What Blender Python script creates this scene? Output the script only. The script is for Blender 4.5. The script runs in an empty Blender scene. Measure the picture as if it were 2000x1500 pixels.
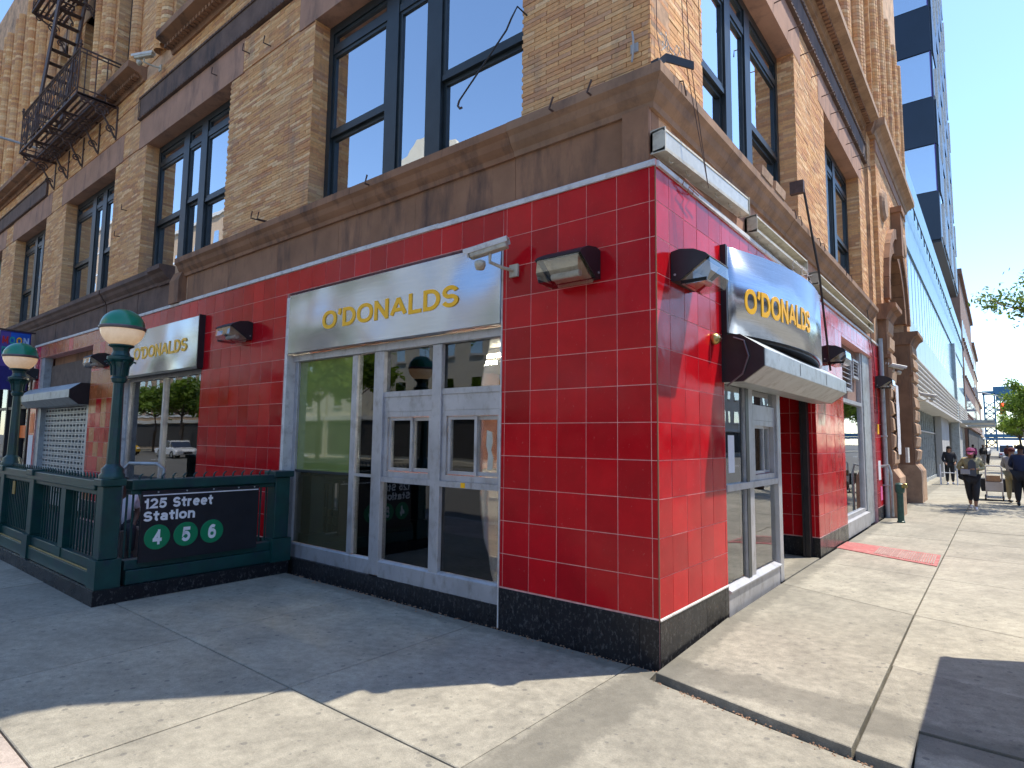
import bpy, bmesh, math, random
from mathutils import Vector, Matrix, Euler
random.seed(7)
R = math.radians
sc = bpy.context.scene
col = sc.collection

# ------------------------------------------------------------------ camera
cam_d = bpy.data.cameras.new('camera'); cam = bpy.data.objects.new('camera', cam_d); col.objects.link(cam)
cam_d.sensor_width = 36; cam_d.lens = 21.2367; cam_d.clip_start = 0.05; cam_d.clip_end = 3000
CAM = Vector((2.07388, -4.40809, 1.72469))
cr = Vector((0.78010536, 0.62552772, 0.01227606)); cu = Vector((0.04817413, -0.07961869, 0.99566064)); cw = Vector((-0.62379073, 0.77612882, 0.09224522))
cam.matrix_world = Matrix(((cr.x, cu.x, -cw.x, CAM.x), (cr.y, cu.y, -cw.y, CAM.y), (cr.z, cu.z, -cw.z, CAM.z), (0, 0, 0, 1)))
sc.camera = cam
def px(p):                       # where a point falls in a 2000 x 1500 picture (used only to choose which pieces show largest)
    d = Vector(p) - CAM; k = d.dot(cw)
    if k <= 0.05: return None
    return (1000 + 1179.82 * d.dot(cr) / k, 750 - 1179.82 * d.dot(cu) / k, k)

# ------------------------------------------------------------------ world, sun, exposure
SUN_EL = R(63); SUN_AZ = math.atan2(0.64, 0.77)
w = bpy.data.worlds.new('World'); sc.world = w; w.use_nodes = True
nt = w.node_tree; bg = nt.nodes['Background']
sky = nt.nodes.new('ShaderNodeTexSky'); sky.sky_type = 'NISHITA'; sky.sun_disc = False
sky.sun_elevation = SUN_EL; sky.sun_rotation = SUN_AZ; sky.altitude = 50; sky.air_density = 1.0; sky.dust_density = 0.2; sky.ozone_density = 3.0
hs_ = nt.nodes.new('ShaderNodeHueSaturation'); hs_.inputs['Saturation'].default_value = 1.05; hs_.inputs['Hue'].default_value = .50; hs_.inputs['Value'].default_value = .95; nt.links.new(sky.outputs[0], hs_.inputs['Color']); nt.links.new(hs_.outputs[0], bg.inputs[0]); bg.inputs[1].default_value = 0.15
sl = bpy.data.lights.new('sun', 'SUN'); sl.energy = 3.0; sl.angle = R(0.5); sl.color = (1, 0.93, 0.80)
so = bpy.data.objects.new('sun', sl); col.objects.link(so)
sd = Vector((0.64 / 1.0013 * math.cos(SUN_EL), 0.77 / 1.0013 * math.cos(SUN_EL), math.sin(SUN_EL)))
so.rotation_euler = sd.to_track_quat('Z', 'Y').to_euler(); so.location = (20, 24, 60)
sc.view_settings.view_transform = 'Standard'; sc.view_settings.look = 'None'; sc.view_settings.gamma = 1
sc.view_settings.use_curve_mapping = False; sc.view_settings.exposure = 1.3
sc.render.engine = 'CYCLES'
sc.cycles.max_bounces = 8; sc.cycles.transparent_max_bounces = 12

# ------------------------------------------------------------------ materials
MATS = {}
def newmat(name):
    m = bpy.data.materials.new(name); m.use_nodes = True; MATS[name] = m
    n = m.node_tree.nodes; return m, m.node_tree, n['Principled BSDF']
def N(t, kind, **kw):
    n = t.nodes.new(kind)
    for k, v in kw.items():
        if k.startswith('i_'): n.inputs[int(k[2:]) if k[2:].isdigit() else k[2:]].default_value = v
        else: setattr(n, k, v)
    return n
def noise(t, scale, detail=4, rough=0.55, vec=None, sv=None):
    n = N(t, 'ShaderNodeTexNoise'); n.inputs['Scale'].default_value = scale; n.inputs['Detail'].default_value = detail; n.inputs['Roughness'].default_value = rough
    g = t.nodes.new('ShaderNodeNewGeometry')
    if sv:
        mp = t.nodes.new('ShaderNodeMapping'); mp.inputs['Scale'].default_value = sv
        t.links.new(g.outputs['Position'], mp.inputs[0]); t.links.new(mp.outputs[0], n.inputs['Vector'])
    else: t.links.new(g.outputs['Position'], n.inputs['Vector'])
    return n
def ramp(t, src, stops):
    r = t.nodes.new('ShaderNodeValToRGB'); e = r.color_ramp.elements
    while len(e) < len(stops): e.new(0.5)
    for k, (p, c) in enumerate(stops):
        e[k].position = p; e[k].color = (c[0], c[1], c[2], 1) if not isinstance(c, (int, float)) else (c, c, c, 1)
    t.links.new(src, r.inputs[0]); return r
def mix(t, fac, a, b, mode='MIX'):
    m = t.nodes.new('ShaderNodeMix'); m.data_type = 'RGBA'; m.blend_type = mode
    for s, v in ((0, fac), (6, a), (7, b)):
        if hasattr(v, 'is_linked') or hasattr(v, 'links'): t.links.new(v, m.inputs[s])
        else: m.inputs[s].default_value = v if not isinstance(v, tuple) else (*v[:3], 1)
    return m.outputs[2]
def bump(t, b, src, dist, strength=1.0):
    n = t.nodes.new('ShaderNodeBump'); n.inputs['Distance'].default_value = dist; n.inputs['Strength'].default_value = strength
    t.links.new(src, n.inputs['Height']); t.links.new(n.outputs[0], b.inputs['Normal']); return n
def rnd_src(t):                  # a number that differs from piece to piece: the piece's own, or its face attribute in a joined mesh
    o = t.nodes.new('ShaderNodeObjectInfo'); a = t.nodes.new('ShaderNodeAttribute'); a.attribute_name = 'tone'
    s = N(t, 'ShaderNodeMath', operation='ADD'); t.links.new(o.outputs['Random'], s.inputs[0]); t.links.new(a.outputs['Fac'], s.inputs[1])
    f = N(t, 'ShaderNodeMath', operation='FRACT'); t.links.new(s.outputs[0], f.inputs[0]); return f.outputs[0]
def simple(name, c, rough=0.6, metal=0.0, var=0.18, sc_=6.0, bmp=0.0, sv=None, spec=0.5, dirt=None, coat=0):
    m, t, b = newmat(name)
    n = noise(t, sc_, 5, 0.6, sv=sv)
    lo = tuple(x * (1 - var) for x in c); hi = tuple(min(1, x * (1 + var)) for x in c)
    r = ramp(t, n.outputs[0], [(0.3, lo), (0.7, hi)])
    out = r.outputs[0]
    if dirt:
        n2 = noise(t, dirt[1], 6, 0.7, sv=dirt[2] if len(dirt) > 2 else None); r2 = ramp(t, n2.outputs[0], [(0.5, 0.0), (0.72, 1.0)])
        out = mix(t, r2.outputs[0], out, dirt[0])
    t.links.new(out, b.inputs['Base Color'])
    b.inputs['Roughness'].default_value = rough; b.inputs['Metallic'].default_value = metal; b.inputs['Specular IOR Level'].default_value = spec
    if coat: b.inputs['Coat Weight'].default_value = coat; b.inputs['Coat Roughness'].default_value = 0.08
    if bmp: bump(t, b, noise(t, sc_ * 6, 5, 0.6).outputs[0], bmp)
    return m

def brick_mat(name, tint=1.0):
    m, t, b = newmat(name); r = rnd_src(t)
    rp = ramp(t, r, [(0.0, (.70, .40, .18)), (.16, (.80, .53, .27)), (.3, (.64, .33, .15)), (.45, (.76, .45, .20)), (.58, (.54, .28, .15)), (.7, (.70, .40, .18)), (.82, (.88, .64, .38)), (.93, (.60, .36, .22))])
    rp.color_ramp.interpolation = 'CONSTANT'
    n = noise(t, 26, 5, .7); r2 = ramp(t, n.outputs[0], [(.3, .74), (.7, 1.12)])
    c = mix(t, 1.0, rp.outputs[0], r2.outputs[0], 'MULTIPLY'); c = mix(t, 1.0, c, (1.0, .885, .77), 'MULTIPLY')
    n3 = noise(t, .9, 5, .6); r3 = ramp(t, n3.outputs[0], [(.42, 0.0), (.75, .7)])
    c = mix(t, r3.outputs[0], c, (.66 * tint, .40 * tint, .21 * tint))
    n4 = noise(t, 3.5, 4, .6, sv=(1, 1, .25)); r4 = ramp(t, n4.outputs[0], [(.56, 0.0), (.78, .55)])
    c = mix(t, r4.outputs[0], c, (.22, .17, .14))
    t.links.new(c, b.inputs['Base Color']); b.inputs['Roughness'].default_value = .85
    bump(t, b, noise(t, 90, 4).outputs[0], .003)
brick_mat('brick')
simple('mortar', (.56, .34, .20), .95, var=.3, sc_=5, bmp=.002, dirt=((.2, .13, .09), 1.6))
simple('mortar_dark', (.20, .10, .05), .95, var=.3, sc_=8)
simple('grout', (.72, .38, .35), .85, var=.25, sc_=14)
def tile_mat(name, a, b_, rough=.1, scr=(.55, .25, .24), th=.62):
    m, t, b = newmat(name); r = rnd_src(t)
    rp = ramp(t, r, [(0, a), (.35, b_), (.7, tuple(x * 1.1 for x in a)), (.9, b_), (1, tuple(x * .68 for x in a))])
    n = noise(t, 3.0, 5, .65); r2 = ramp(t, n.outputs[0], [(.3, .82), (.7, 1.1)])
    c = mix(t, 1.0, rp.outputs[0], r2.outputs[0], 'MULTIPLY')
    sc1 = noise(t, 34, 6, .75, sv=(1, 1, .6)); r5 = ramp(t, sc1.outputs[0], [(th, 0), (th + .07, .4)])
    c = mix(t, r5.outputs[0], c, scr)
    t.links.new(c, b.inputs['Base Color'])
    nr = noise(t, 5, 5, .6); rr = ramp(t, nr.outputs[0], [(.3, rough * .7), (.75, rough * 2.4)])
    t.links.new(rr.outputs[0], b.inputs['Roughness']); b.inputs['Specular IOR Level'].default_value = .2
    b.inputs['Coat Weight'].default_value = .0; b.inputs['Coat Roughness'].default_value = .06
    # each tile leans its own way a little: a random slope per tile
    g = t.nodes.new('ShaderNodeNewGeometry'); ad = N(t, 'ShaderNodeVectorMath', operation='ADD')
    cx = t.nodes.new('ShaderNodeCombineXYZ'); s2 = N(t, 'ShaderNodeMath', operation='MULTIPLY'); s2.inputs[1].default_value = 50
    t.links.new(r, s2.inputs[0])
    wn = N(t, 'ShaderNodeTexWhiteNoise', noise_dimensions='1D'); t.links.new(s2.outputs[0], wn.inputs['W'])
    sb = N(t, 'ShaderNodeVectorMath', operation='SUBTRACT'); t.links.new(wn.outputs['Color'], sb.inputs[0]); sb.inputs[1].default_value = (.5, .5, .5)
    sca = N(t, 'ShaderNodeVectorMath', operation='SCALE'); t.links.new(sb.outputs[0], sca.inputs[0]); sca.inputs['Scale'].default_value = .018
    bp = t.nodes.new('ShaderNodeBump'); bp.inputs['Distance'].default_value = .0025; t.links.new(noise(t, 4.5, 2).outputs[0], bp.inputs['Height'])
    t.links.new(bp.outputs[0], ad.inputs[0]); t.links.new(sca.outputs[0], ad.inputs[1])
    nm = N(t, 'ShaderNodeVectorMath', operation='NORMALIZE'); t.links.new(ad.outputs[0], nm.inputs[0])
    t.links.new(nm.outputs[0], b.inputs['Normal']); t.links.new(nm.outputs[0], b.inputs['Coat Normal'])
tile_mat('red_tile', (.52, .006, .012), (.42, .006, .012))
tile_mat('orange_tile', (.42, .10, .035), (.46, .16, .05), .16)
tile_mat('black_tile', (.016, .016, .019), (.028, .028, .03), .16, (.16, .155, .15), .54)
simple('brownstone', (.28, .145, .080), .9, var=.22, sc_=2.0, bmp=.004, dirt=((.07, .045, .038), 2.6, (1, 1, .22)))
simple('pinkstone', (.40, .22, .145), .88, var=.16, sc_=2.0, bmp=.003, dirt=((.20, .12, .09), 3, (1, 1, .3)))
simple('dark_stone', (.13, .08, .062), .85, var=.3, sc_=3.0, bmp=.004, dirt=((.045, .035, .035), 3, (1, 1, .3)))
simple('weathered_stone', (.28, .165, .10), .9, var=.25, sc_=2.5, bmp=.006, dirt=((.13, .08, .06), 2.5, (1, 1, .4)))
simple('tan_stone', (.42, .27, .17), .9, var=.22, sc_=3.0, bmp=.01, dirt=((.24, .14, .09), 2.5))
simple('frame_dark', (.018, .026, .030), .38, var=.25, sc_=5)
simple('frame_brown', (.075, .06, .055), .5, var=.25, sc_=5)
simple('aluminium', (.46, .46, .48), .42, .45, var=.14, sc_=3, dirt=((.30, .28, .27), 9, (1, 1, .5)))
simple('white_trim', (.62, .60, .57), .6, var=.1, sc_=6, dirt=((.35, .32, .3), 8))
simple('galvanised', (.42, .45, .46), .45, .35, var=.12, sc_=4, dirt=((.25, .25, .24), 7))
simple('beige_paint', (.50, .46, .36), .5, var=.14, sc_=6, dirt=((.3, .24, .17), 10))
simple('black_metal', (.014, .013, .016), .45, var=.3, sc_=8)
simple('iron', (.085, .05, .042), .65, .1, var=.4, sc_=14)
simple('rail_green', (.004, .050, .046), .36, var=.25, sc_=5, dirt=((.010, .028, .05), 6))
simple('enamel_green', (.0, .20, .10), .28, var=.1, sc_=5, coat=.3)
simple('lamp_band', (.16, .14, .15), .4, .5)
simple('yellow_paint', (1.0, .50, .0), .4, var=.04)
simple('yellow_edge', (.30, .20, .05), .5, var=.04)
simple('white_paint', (.80, .80, .82), .45, var=.04)
simple('sign_black', (.012, .014, .020), .3, var=.2)
simple('sign_green', (.0, .21, .085), .35, var=.05)
simple('gum', (.10, .095, .09), .9)
simple('asphalt', (.12, .115, .105), .9, var=.25, sc_=9, bmp=.004)
simple('kerb_stone', (.30, .29, .28), .85, var=.2, sc_=7, bmp=.003)
simple('joint_dark', (.045, .04, .036), .95, var=.3)
simple('interior', (.26, .245, .23), .8, var=.15)
simple('shop_floor', (.22, .17, .12), .35, var=.2, sc_=3)
simple('interior_dark', (.045, .042, .042), .85, var=.3)
simple('cream_wall', (.62, .57, .47), .85, var=.08, sc_=.6)
simple('tan_wall', (.44, .32, .22), .85, var=.12, sc_=.6)
simple('grey_wall', (.40, .40, .40), .85, var=.1, sc_=.6)
simple('red_wall', (.33, .14, .10), .85, var=.18, sc_=.8)
simple('brown_wall', (.24, .15, .12), .85, var=.18, sc_=.8)
simple('navy_panel', (.012, .022, .042), .3, var=.15, sc_=.5)
simple('blue_steel', (.035, .13, .24), .5, var=.12, sc_=.3)
simple('bark', (.14, .10, .075), .9, var=.3, sc_=12, bmp=.01)
simple('poster_white', (.68, .68, .72), .5, var=.06)
simple('bright_red', (.55, .02, .02), .5, var=.15)
simple('brass', (.50, .38, .14), .3, .9)
simple('plate_red', (.36, .10, .09), .7, var=.2, sc_=9, dirt=((.42, .25, .22), 12))
simple('wood_panel', (.13, .095, .075), .8, var=.25, sc_=4, dirt=((.07, .055, .05), 5))
simple('hand_green', (.02, .07, .055), .4, var=.3, sc_=20)
simple('violet', (.10, .06, .30), .5, var=.1)
simple('blue_sign', (.01, .10, .50), .35, var=.25, sc_=3)
simple('navy_sign', (.02, .02, .16), .35, var=.2)
simple('teal', (.02, .35, .33), .5)
simple('orange', (.80, .16, .02), .5)
simple('pale_blue', (.45, .60, .80), .5)

def glass_mat(name, tint, refl, rough=0.0, ior=1.5):
    m, t, b = newmat(name); t.nodes.remove(b)
    tr = t.nodes.new('ShaderNodeBsdfTransparent'); tr.inputs[0].default_value = (*tint, 1)
    gl = t.nodes.new('ShaderNodeBsdfGlossy'); gl.inputs['Roughness'].default_value = rough; gl.inputs[0].default_value = (.95, .97, 1, 1)
    fr = t.nodes.new('ShaderNodeFresnel'); fr.inputs[0].default_value = ior
    ad = N(t, 'ShaderNodeMath', operation='ADD', use_clamp=True); ad.inputs[1].default_value = refl; t.links.new(fr.outputs[0], ad.inputs[0])
    bp = t.nodes.new('ShaderNodeBump'); bp.inputs['Distance'].default_value = .0012; t.links.new(noise(t, 1.3, 2).outputs[0], bp.inputs['Height'])
    t.links.new(bp.outputs[0], gl.inputs['Normal'])
    mx = t.nodes.new('ShaderNodeMixShader'); t.links.new(ad.outputs[0], mx.inputs[0]); t.links.new(tr.outputs[0], mx.inputs[1]); t.links.new(gl.outputs[0], mx.inputs[2])
    t.links.new(mx.outputs[0], t.nodes['Material Output'].inputs[0])
glass_mat('glass', (.75, .80, .82), .16)
glass_mat('upper_glass', (.66, .74, .84), .60)
glass_mat('shop_glass', (.80, .82, .82), .05)
glass_mat('tower_glass', (.45, .55, .62), .65)
def film_mat(name, c, coat=1, rg=.04, sp=.9):
    m, t, b = newmat(name); r = noise(t, 2.0, 3); rp = ramp(t, r.outputs[0], [(.3, tuple(x * .85 for x in c)), (.7, c)])
    t.links.new(rp.outputs[0], b.inputs['Base Color']); b.inputs['Roughness'].default_value = rg; b.inputs['Specular IOR Level'].default_value = sp
    b.inputs['Coat Weight'].default_value = coat; b.inputs['Coat Roughness'].default_value = .01
film_mat('pale_glass', (.16, .30, .44), 0, .12, .5); film_mat('green_film', (.20, .25, .075)); film_mat('brown_film', (.06, .055, .03)); film_mat('spandrel_glass', (.30, .42, .43), 0, .3, .3); film_mat('upper_spandrel', (.20, .38, .50), 0, .3, .3)
# brushed steel: sheets that are not quite flat
m, t, b = newmat('brushed_steel')
n1 = noise(t, 1.0, 4, .6, sv=(2.5, 2.5, 160)); r1 = ramp(t, n1.outputs[0], [(.3, (.38, .42, .49)), (.7, (.50, .54, .61))]); t.links.new(r1.outputs[0], b.inputs['Base Color'])
b.inputs['Metallic'].default_value = 1; b.inputs['Roughness'].default_value = .24
b1 = t.nodes.new('ShaderNodeBump'); b1.inputs['Distance'].default_value = .0008; t.links.new(n1.outputs[0], b1.inputs['Height'])
b2 = t.nodes.new('ShaderNodeBump'); b2.inputs['Distance'].default_value = .75; n2 = noise(t, 1, 1, .4, sv=(.5, .5, .6)); t.links.new(n2.outputs[0], b2.inputs['Height']); t.links.new(b1.outputs[0], b2.inputs['Normal'])
t.links.new(b2.outputs[0], b.inputs['Normal'])
# concrete pavement
def concrete(name, c, dk):
    m, t, b = newmat(name); r = rnd_src(t)
    rr = ramp(t, r, [(0, .86), (1, 1.1)])
    n1 = noise(t, 1.6, 6, .65); rp = ramp(t, n1.outputs[0], [(.3, tuple(x * .72 for x in c)), (.55, c), (.8, tuple(x * 1.18 for x in c))])
    cc = mix(t, 1.0, rp.outputs[0], rr.outputs[0], 'MULTIPLY')
    n2 = noise(t, 120, 3, .7); r2 = ramp(t, n2.outputs[0], [(.3, .80), (.7, 1.16)]); cc = mix(t, 1.0, cc, r2.outputs[0], 'MULTIPLY')
    n2b = noise(t, 13, 6, .75); r2b = ramp(t, n2b.outputs[0], [(.32, .72), (.7, 1.16)]); cc = mix(t, 1.0, cc, r2b.outputs[0], 'MULTIPLY')
    n3 = noise(t, .55, 4, .6); r3 = ramp(t, n3.outputs[0], [(.5, 0), (.72, dk)]); cc = mix(t, r3.outputs[0], cc, tuple(x * .5 for x in c))
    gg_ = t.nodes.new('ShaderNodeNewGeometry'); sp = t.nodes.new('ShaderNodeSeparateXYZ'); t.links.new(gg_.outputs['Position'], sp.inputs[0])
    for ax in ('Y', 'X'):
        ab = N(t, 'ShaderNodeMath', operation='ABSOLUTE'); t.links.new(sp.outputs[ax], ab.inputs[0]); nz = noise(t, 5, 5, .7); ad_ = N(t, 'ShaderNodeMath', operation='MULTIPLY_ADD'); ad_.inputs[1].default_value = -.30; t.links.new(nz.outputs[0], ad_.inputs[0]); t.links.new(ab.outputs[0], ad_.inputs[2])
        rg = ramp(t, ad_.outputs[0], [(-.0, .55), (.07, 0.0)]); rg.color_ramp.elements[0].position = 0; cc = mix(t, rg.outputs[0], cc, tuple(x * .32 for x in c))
    # trodden gum: small round dark spots, sparse
    g = t.nodes.new('ShaderNodeNewGeometry')
    for sc_v, th, w_, dn in ((5.3, .10, .55, .86), (3.1, .06, .6, .76), (12.7, .12, .4, .88), (8.1, .10, .45, .82)):
        v = N(t, 'ShaderNodeTexVoronoi', voronoi_dimensions='2D', feature='F1'); v.inputs['Scale'].default_value = sc_v
        t.links.new(g.outputs['Position'], v.inputs['Vector'])
        rv = ramp(t, v.outputs['Distance'], [(th * .8, 1.0), (th, 0.0)])
        sx = t.nodes.new('ShaderNodeSeparateColor'); t.links.new(v.outputs['Color'], sx.inputs[0])
        k = ramp(t, sx.outputs[0], [(dn, 0.0), (dn + .02, w_)])
        mm = N(t, 'ShaderNodeMath', operation='MULTIPLY'); t.links.new(rv.outputs[0], mm.inputs[0]); t.links.new(k.outputs[0], mm.inputs[1])
        cc = mix(t, mm.outputs[0], cc, (.10, .095, .088))
    t.links.new(cc, b.inputs['Base Color']); b.inputs['Roughness'].default_value = .88
    bp = bump(t, b, n2.outputs[0], .004)
concrete('concrete', (.345, .315, .25), .5)
concrete('concrete_pink', (.40, .33, .28), .4)
def leaf_mat(name, c):
    m, t, b = newmat(name); r = rnd_src(t)
    rp = ramp(t, r, [(0, tuple(x * .6 for x in c)), (.5, c), (1, (c[0] * 1.5, c[1] * 1.3, c[2]))])
    t.links.new(rp.outputs[0], b.inputs['Base Color']); b.inputs['Roughness'].default_value = .5
    b.inputs['Subsurface Weight'].default_value = 0
    tl = t.nodes.new('ShaderNodeBsdfTranslucent'); t.links.new(rp.outputs[0], tl.inputs[0])
    mx = t.nodes.new('ShaderNodeMixShader'); mx.inputs[0].default_value = .45
    t.links.new(b.outputs[0], mx.inputs[1]); t.links.new(tl.outputs[0], mx.inputs[2]); t.links.new(mx.outputs[0], t.nodes['Material Output'].inputs[0])
leaf_mat('leaves', (.16, .26, .035)); leaf_mat('dark_leaves', (.07, .13, .03))
def emit(name, c, s, base=(.8, .8, .8)):
    m, t, b = newmat(name); b.inputs['Base Color'].default_value = (*base, 1); b.inputs['Emission Color'].default_value = (*c, 1); b.inputs['Emission Strength'].default_value = s
emit('tube_light', (1, .85, .6), 90.0)
# lamp globe: milky glass, faintly lit
m, t, b = newmat('milk_glass'); n1 = noise(t, 9, 5, .7); rp = ramp(t, n1.outputs[0], [(.3, (.68, .60, .44)), (.7, (.86, .79, .62))]); t.links.new(rp.outputs[0], b.inputs['Base Color'])
b.inputs['Roughness'].default_value = .3; b.inputs['Emission Color'].default_value = (1, .62, .32, 1); b.inputs['Emission Strength'].default_value = .12
glass_mat('lens_glass', (.90, .89, .82), .10)
simple('lens_milky', (.50, .49, .42), .25, var=.12, sc_=12)
for nm, c in dict(skin=(.36, .20, .13), skin_dark=(.14, .075, .05), hair=(.012, .010, .010), red_hair=(.10, .02, .02), cap_pink=(.75, .18, .28), tee_white=(.74, .74, .78), black_cloth=(.02, .02, .024),
                  charcoal=(.07, .08, .10), camo=(.34, .30, .17), navy_cloth=(.015, .025, .07), khaki=(.30, .26, .15), shoe_white=(.7, .66, .66), pink=(.6, .1, .3), grey_cloth=(.3, .3, .32), denim=(.07, .11, .2)).items():
    simple(nm, c, .85, var=.3 if nm == 'camo' else .12, sc_=14 if nm == 'camo' else 6)
simple('car_white', (.78, .78, .80), .2, var=.02, coat=.8); simple('car_dark', (.03, .035, .05), .2, var=.05, coat=.8); simple('tyre', (.02, .02, .02), .85); simple('rim', (.45, .45, .47), .3, .9)
simple('taxi_yellow', (.75, .42, .02), .25, var=.03, coat=.6)
simple('cart_grey', (.50, .48, .50), .5, var=.1)
emit('red_lamp', (1, .05, .02), 3.0, (.5, .02, .02)); emit('amber_lamp', (1, .5, .05), 1.5, (.5, .3, .02))

# ------------------------------------------------------------------ mesh helpers
FL = (lambda s, d, z: (s, -d, z), True)       # (along, outward, up) on the shaded facade, which looks along -y
FR = (lambda s, d, z: (d, s, z), True)        # the same on the sunlit facade, which looks along +x
ID = (lambda x, y, z: (x, y, z), False)
class MB:
    def __init__(s, T=ID): s.v = []; s.f = []; s.a = []; s.T, s.flip = T; s.tone = 0.0; s.smooth = False
    def add(s, vs, fs):
        o = len(s.v); s.v += [s.T(*p) for p in vs]
        for f in fs:
            s.f.append([o + i for i in (reversed(f) if s.flip else f)]); s.a.append(s.tone)
    def box(s, x0, y0, z0, x1, y1, z1):
        x0, x1 = sorted((x0, x1)); y0, y1 = sorted((y0, y1)); z0, z1 = sorted((z0, z1))
        s.add([(x0, y0, z0), (x1, y0, z0), (x1, y1, z0), (x0, y1, z0), (x0, y0, z1), (x1, y0, z1), (x1, y1, z1), (x0, y1, z1)],
              [(0, 3, 2, 1), (4, 5, 6, 7), (0, 1, 5, 4), (1, 2, 6, 5), (2, 3, 7, 6), (3, 0, 4, 7)]); return s
    def prism(s, prof, a0, a1, axis='s'):     # profile extruded: axis s -> profile in (d,z); axis d -> (s,z); axis z -> (s,d)
        n = len(prof); P = lambda a, p: {'s': (a, p[0], p[1]), 'd': (p[0], a, p[1]), 'z': (p[0], p[1], a)}[axis]
        area = sum(prof[i][0] * prof[(i + 1) % n][1] - prof[(i + 1) % n][0] * prof[i][1] for i in range(n))
        pr_ = list(prof) if (area > 0) else list(reversed(prof))
        if axis == 'd': pr_.reverse()
        if a0 > a1: a0, a1 = a1, a0
        vs = [P(a0, p) for p in pr_] + [P(a1, p) for p in pr_]
        fs = [tuple(reversed(range(n))), tuple(range(n, 2 * n))] + [(i, (i + 1) % n, n + (i + 1) % n, n + i) for i in range(n)]
        s.add(vs, fs); return s
    def tube(s, pts, r, n=8, cap=True):
        pts = [Vector(p) for p in pts]; rings = []
        rs = r if isinstance(r, (list, tuple)) else [r] * len(pts)
        up = None
        for i, p in enumerate(pts):
            d = (pts[min(i + 1, len(pts) - 1)] - pts[max(i - 1, 0)])
            if d.length < 1e-9: d = Vector((0, 0, 1))
            d.normalize()
            if up is None: up = Vector((0, 0, 1)) if abs(d.z) < .9 else Vector((1, 0, 0))
            a = d.cross(up); a.normalize(); b_ = a.cross(d); b_.normalize(); up = b_
            rings.append([tuple(p + (a * math.cos(2 * math.pi * k / n) + b_ * math.sin(2 * math.pi * k / n)) * rs[i]) for k in range(n)])
        vs = [q for g in rings for q in g]; fs = []
        for i in range(len(pts) - 1):
            for k in range(n):
                k2 = (k + 1) % n; fs.append((i * n + k, i * n + k2, (i + 1) * n + k2, (i + 1) * n + k))
        if cap: fs.append(tuple(reversed(range(n)))); fs.append(tuple(range((len(pts) - 1) * n, len(pts) * n)))
        s.add(vs, fs); return s
    def lathe(s, prof, c, n=24, axis='z'):
        vs = []; fs = []
        for r, z in prof:
            for k in range(n):
                a = 2 * math.pi * k / n; x, y = r * math.cos(a), r * math.sin(a)
                vs.append((c[0] + x, c[1] + y, c[2] + z) if axis == 'z' else ((c[0] + x, c[1] + z, c[2] + y) if axis == 'y' else (c[0] + z, c[1] + x, c[2] + y)))
        for i in range(len(prof) - 1):
            for k in range(n):
                k2 = (k + 1) % n; q = (i * n + k, i * n + k2, (i + 1) * n + k2, (i + 1) * n + k)
                fs.append(q if axis != 'y' else tuple(reversed(q)))
        s.add(vs, fs); return s
    def mesh(s, name, mat, smooth=None):
        me = bpy.data.meshes.new(name); me.from_pydata(s.v, [], s.f)
        if any(s.a):
            at = me.attributes.new('tone', 'FLOAT', 'FACE'); at.data.foreach_set('value', s.a)
        me.materials.append(MATS[mat] if isinstance(mat, str) else mat)
        if s.smooth if smooth is None else smooth:
            for p in me.polygons: p.use_smooth = True
        me.update(); return me
    def build(s, name, mat, parent=None, smooth=None, **props):
        o = bpy.data.objects.new(name, s.mesh(name, mat, smooth)); col.objects.link(o)
        if parent is not None:
            o.parent = parent; o.matrix_parent_inverse = parent.matrix_world.inverted()
        for k, v in props.items(): o[k] = v
        return o
    def bevel(s): return s
def bx(*a, T=ID): return MB(T).box(*a)
def soften(o, wd=.006, seg=2):
    md = o.modifiers.new('bevel', 'BEVEL'); md.width = wd; md.segments = seg; md.limit_method = 'ANGLE'; md.angle_limit = R(40)
    return o
def thing(name, label, cat, loc=(0, 0, 0), rz=0, group=None):
    o = bpy.data.objects.new(name, None); col.objects.link(o); o.location = loc; o.rotation_euler = (0, 0, rz)
    o.matrix_world = Matrix.Translation(loc) @ Matrix.Rotation(rz, 4, 'Z')
    o['label'] = label; o['category'] = cat; o.empty_display_size = .1
    if group: o['group'] = group
    return o
def tag(o, label, cat, group=None):
    o['label'] = label; o['category'] = cat
    if group: o['group'] = group
    return o
def local(root):                                # a transform for parts written in the thing's own coordinates
    M = root.matrix_world.copy()
    return (lambda x, y, z: tuple(M @ Vector((x, y, z))), False)
def struct(name, parent=None):
    o = bpy.data.objects.new(name, None); col.objects.link(o); o['kind'] = 'structure'; o.parent = parent; return o
def copy_tree(o, parent=None):
    c = o.copy(); col.objects.link(c); c.parent = parent
    if parent is not None: c.matrix_parent_inverse = o.matrix_parent_inverse.copy()
    for ch in o.children: copy_tree(ch, c)
    return c
def move_copy(src, loc, rz, label, group):
    c = copy_tree(src); c.location = loc; c.rotation_euler = (0, 0, rz); c['label'] = label
    if group: c['group'] = group
    return c
def arc(cx, cy, rx, ry, a0, a1, n=14):
    return [(cx + rx * math.cos(R(a0 + (a1 - a0) * k / n)), cy + ry * math.sin(R(a0 + (a1 - a0) * k / n))) for k in range(n + 1)]
def ell(cx, cy, rx, ry, n=28):
    return [(cx + rx * math.copysign(abs(math.cos(2 * math.pi * k / n)) ** .88, math.cos(2 * math.pi * k / n)), cy + ry * math.copysign(abs(math.sin(2 * math.pi * k / n)) ** .88, math.sin(2 * math.pi * k / n))) for k in range(n)]
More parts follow.
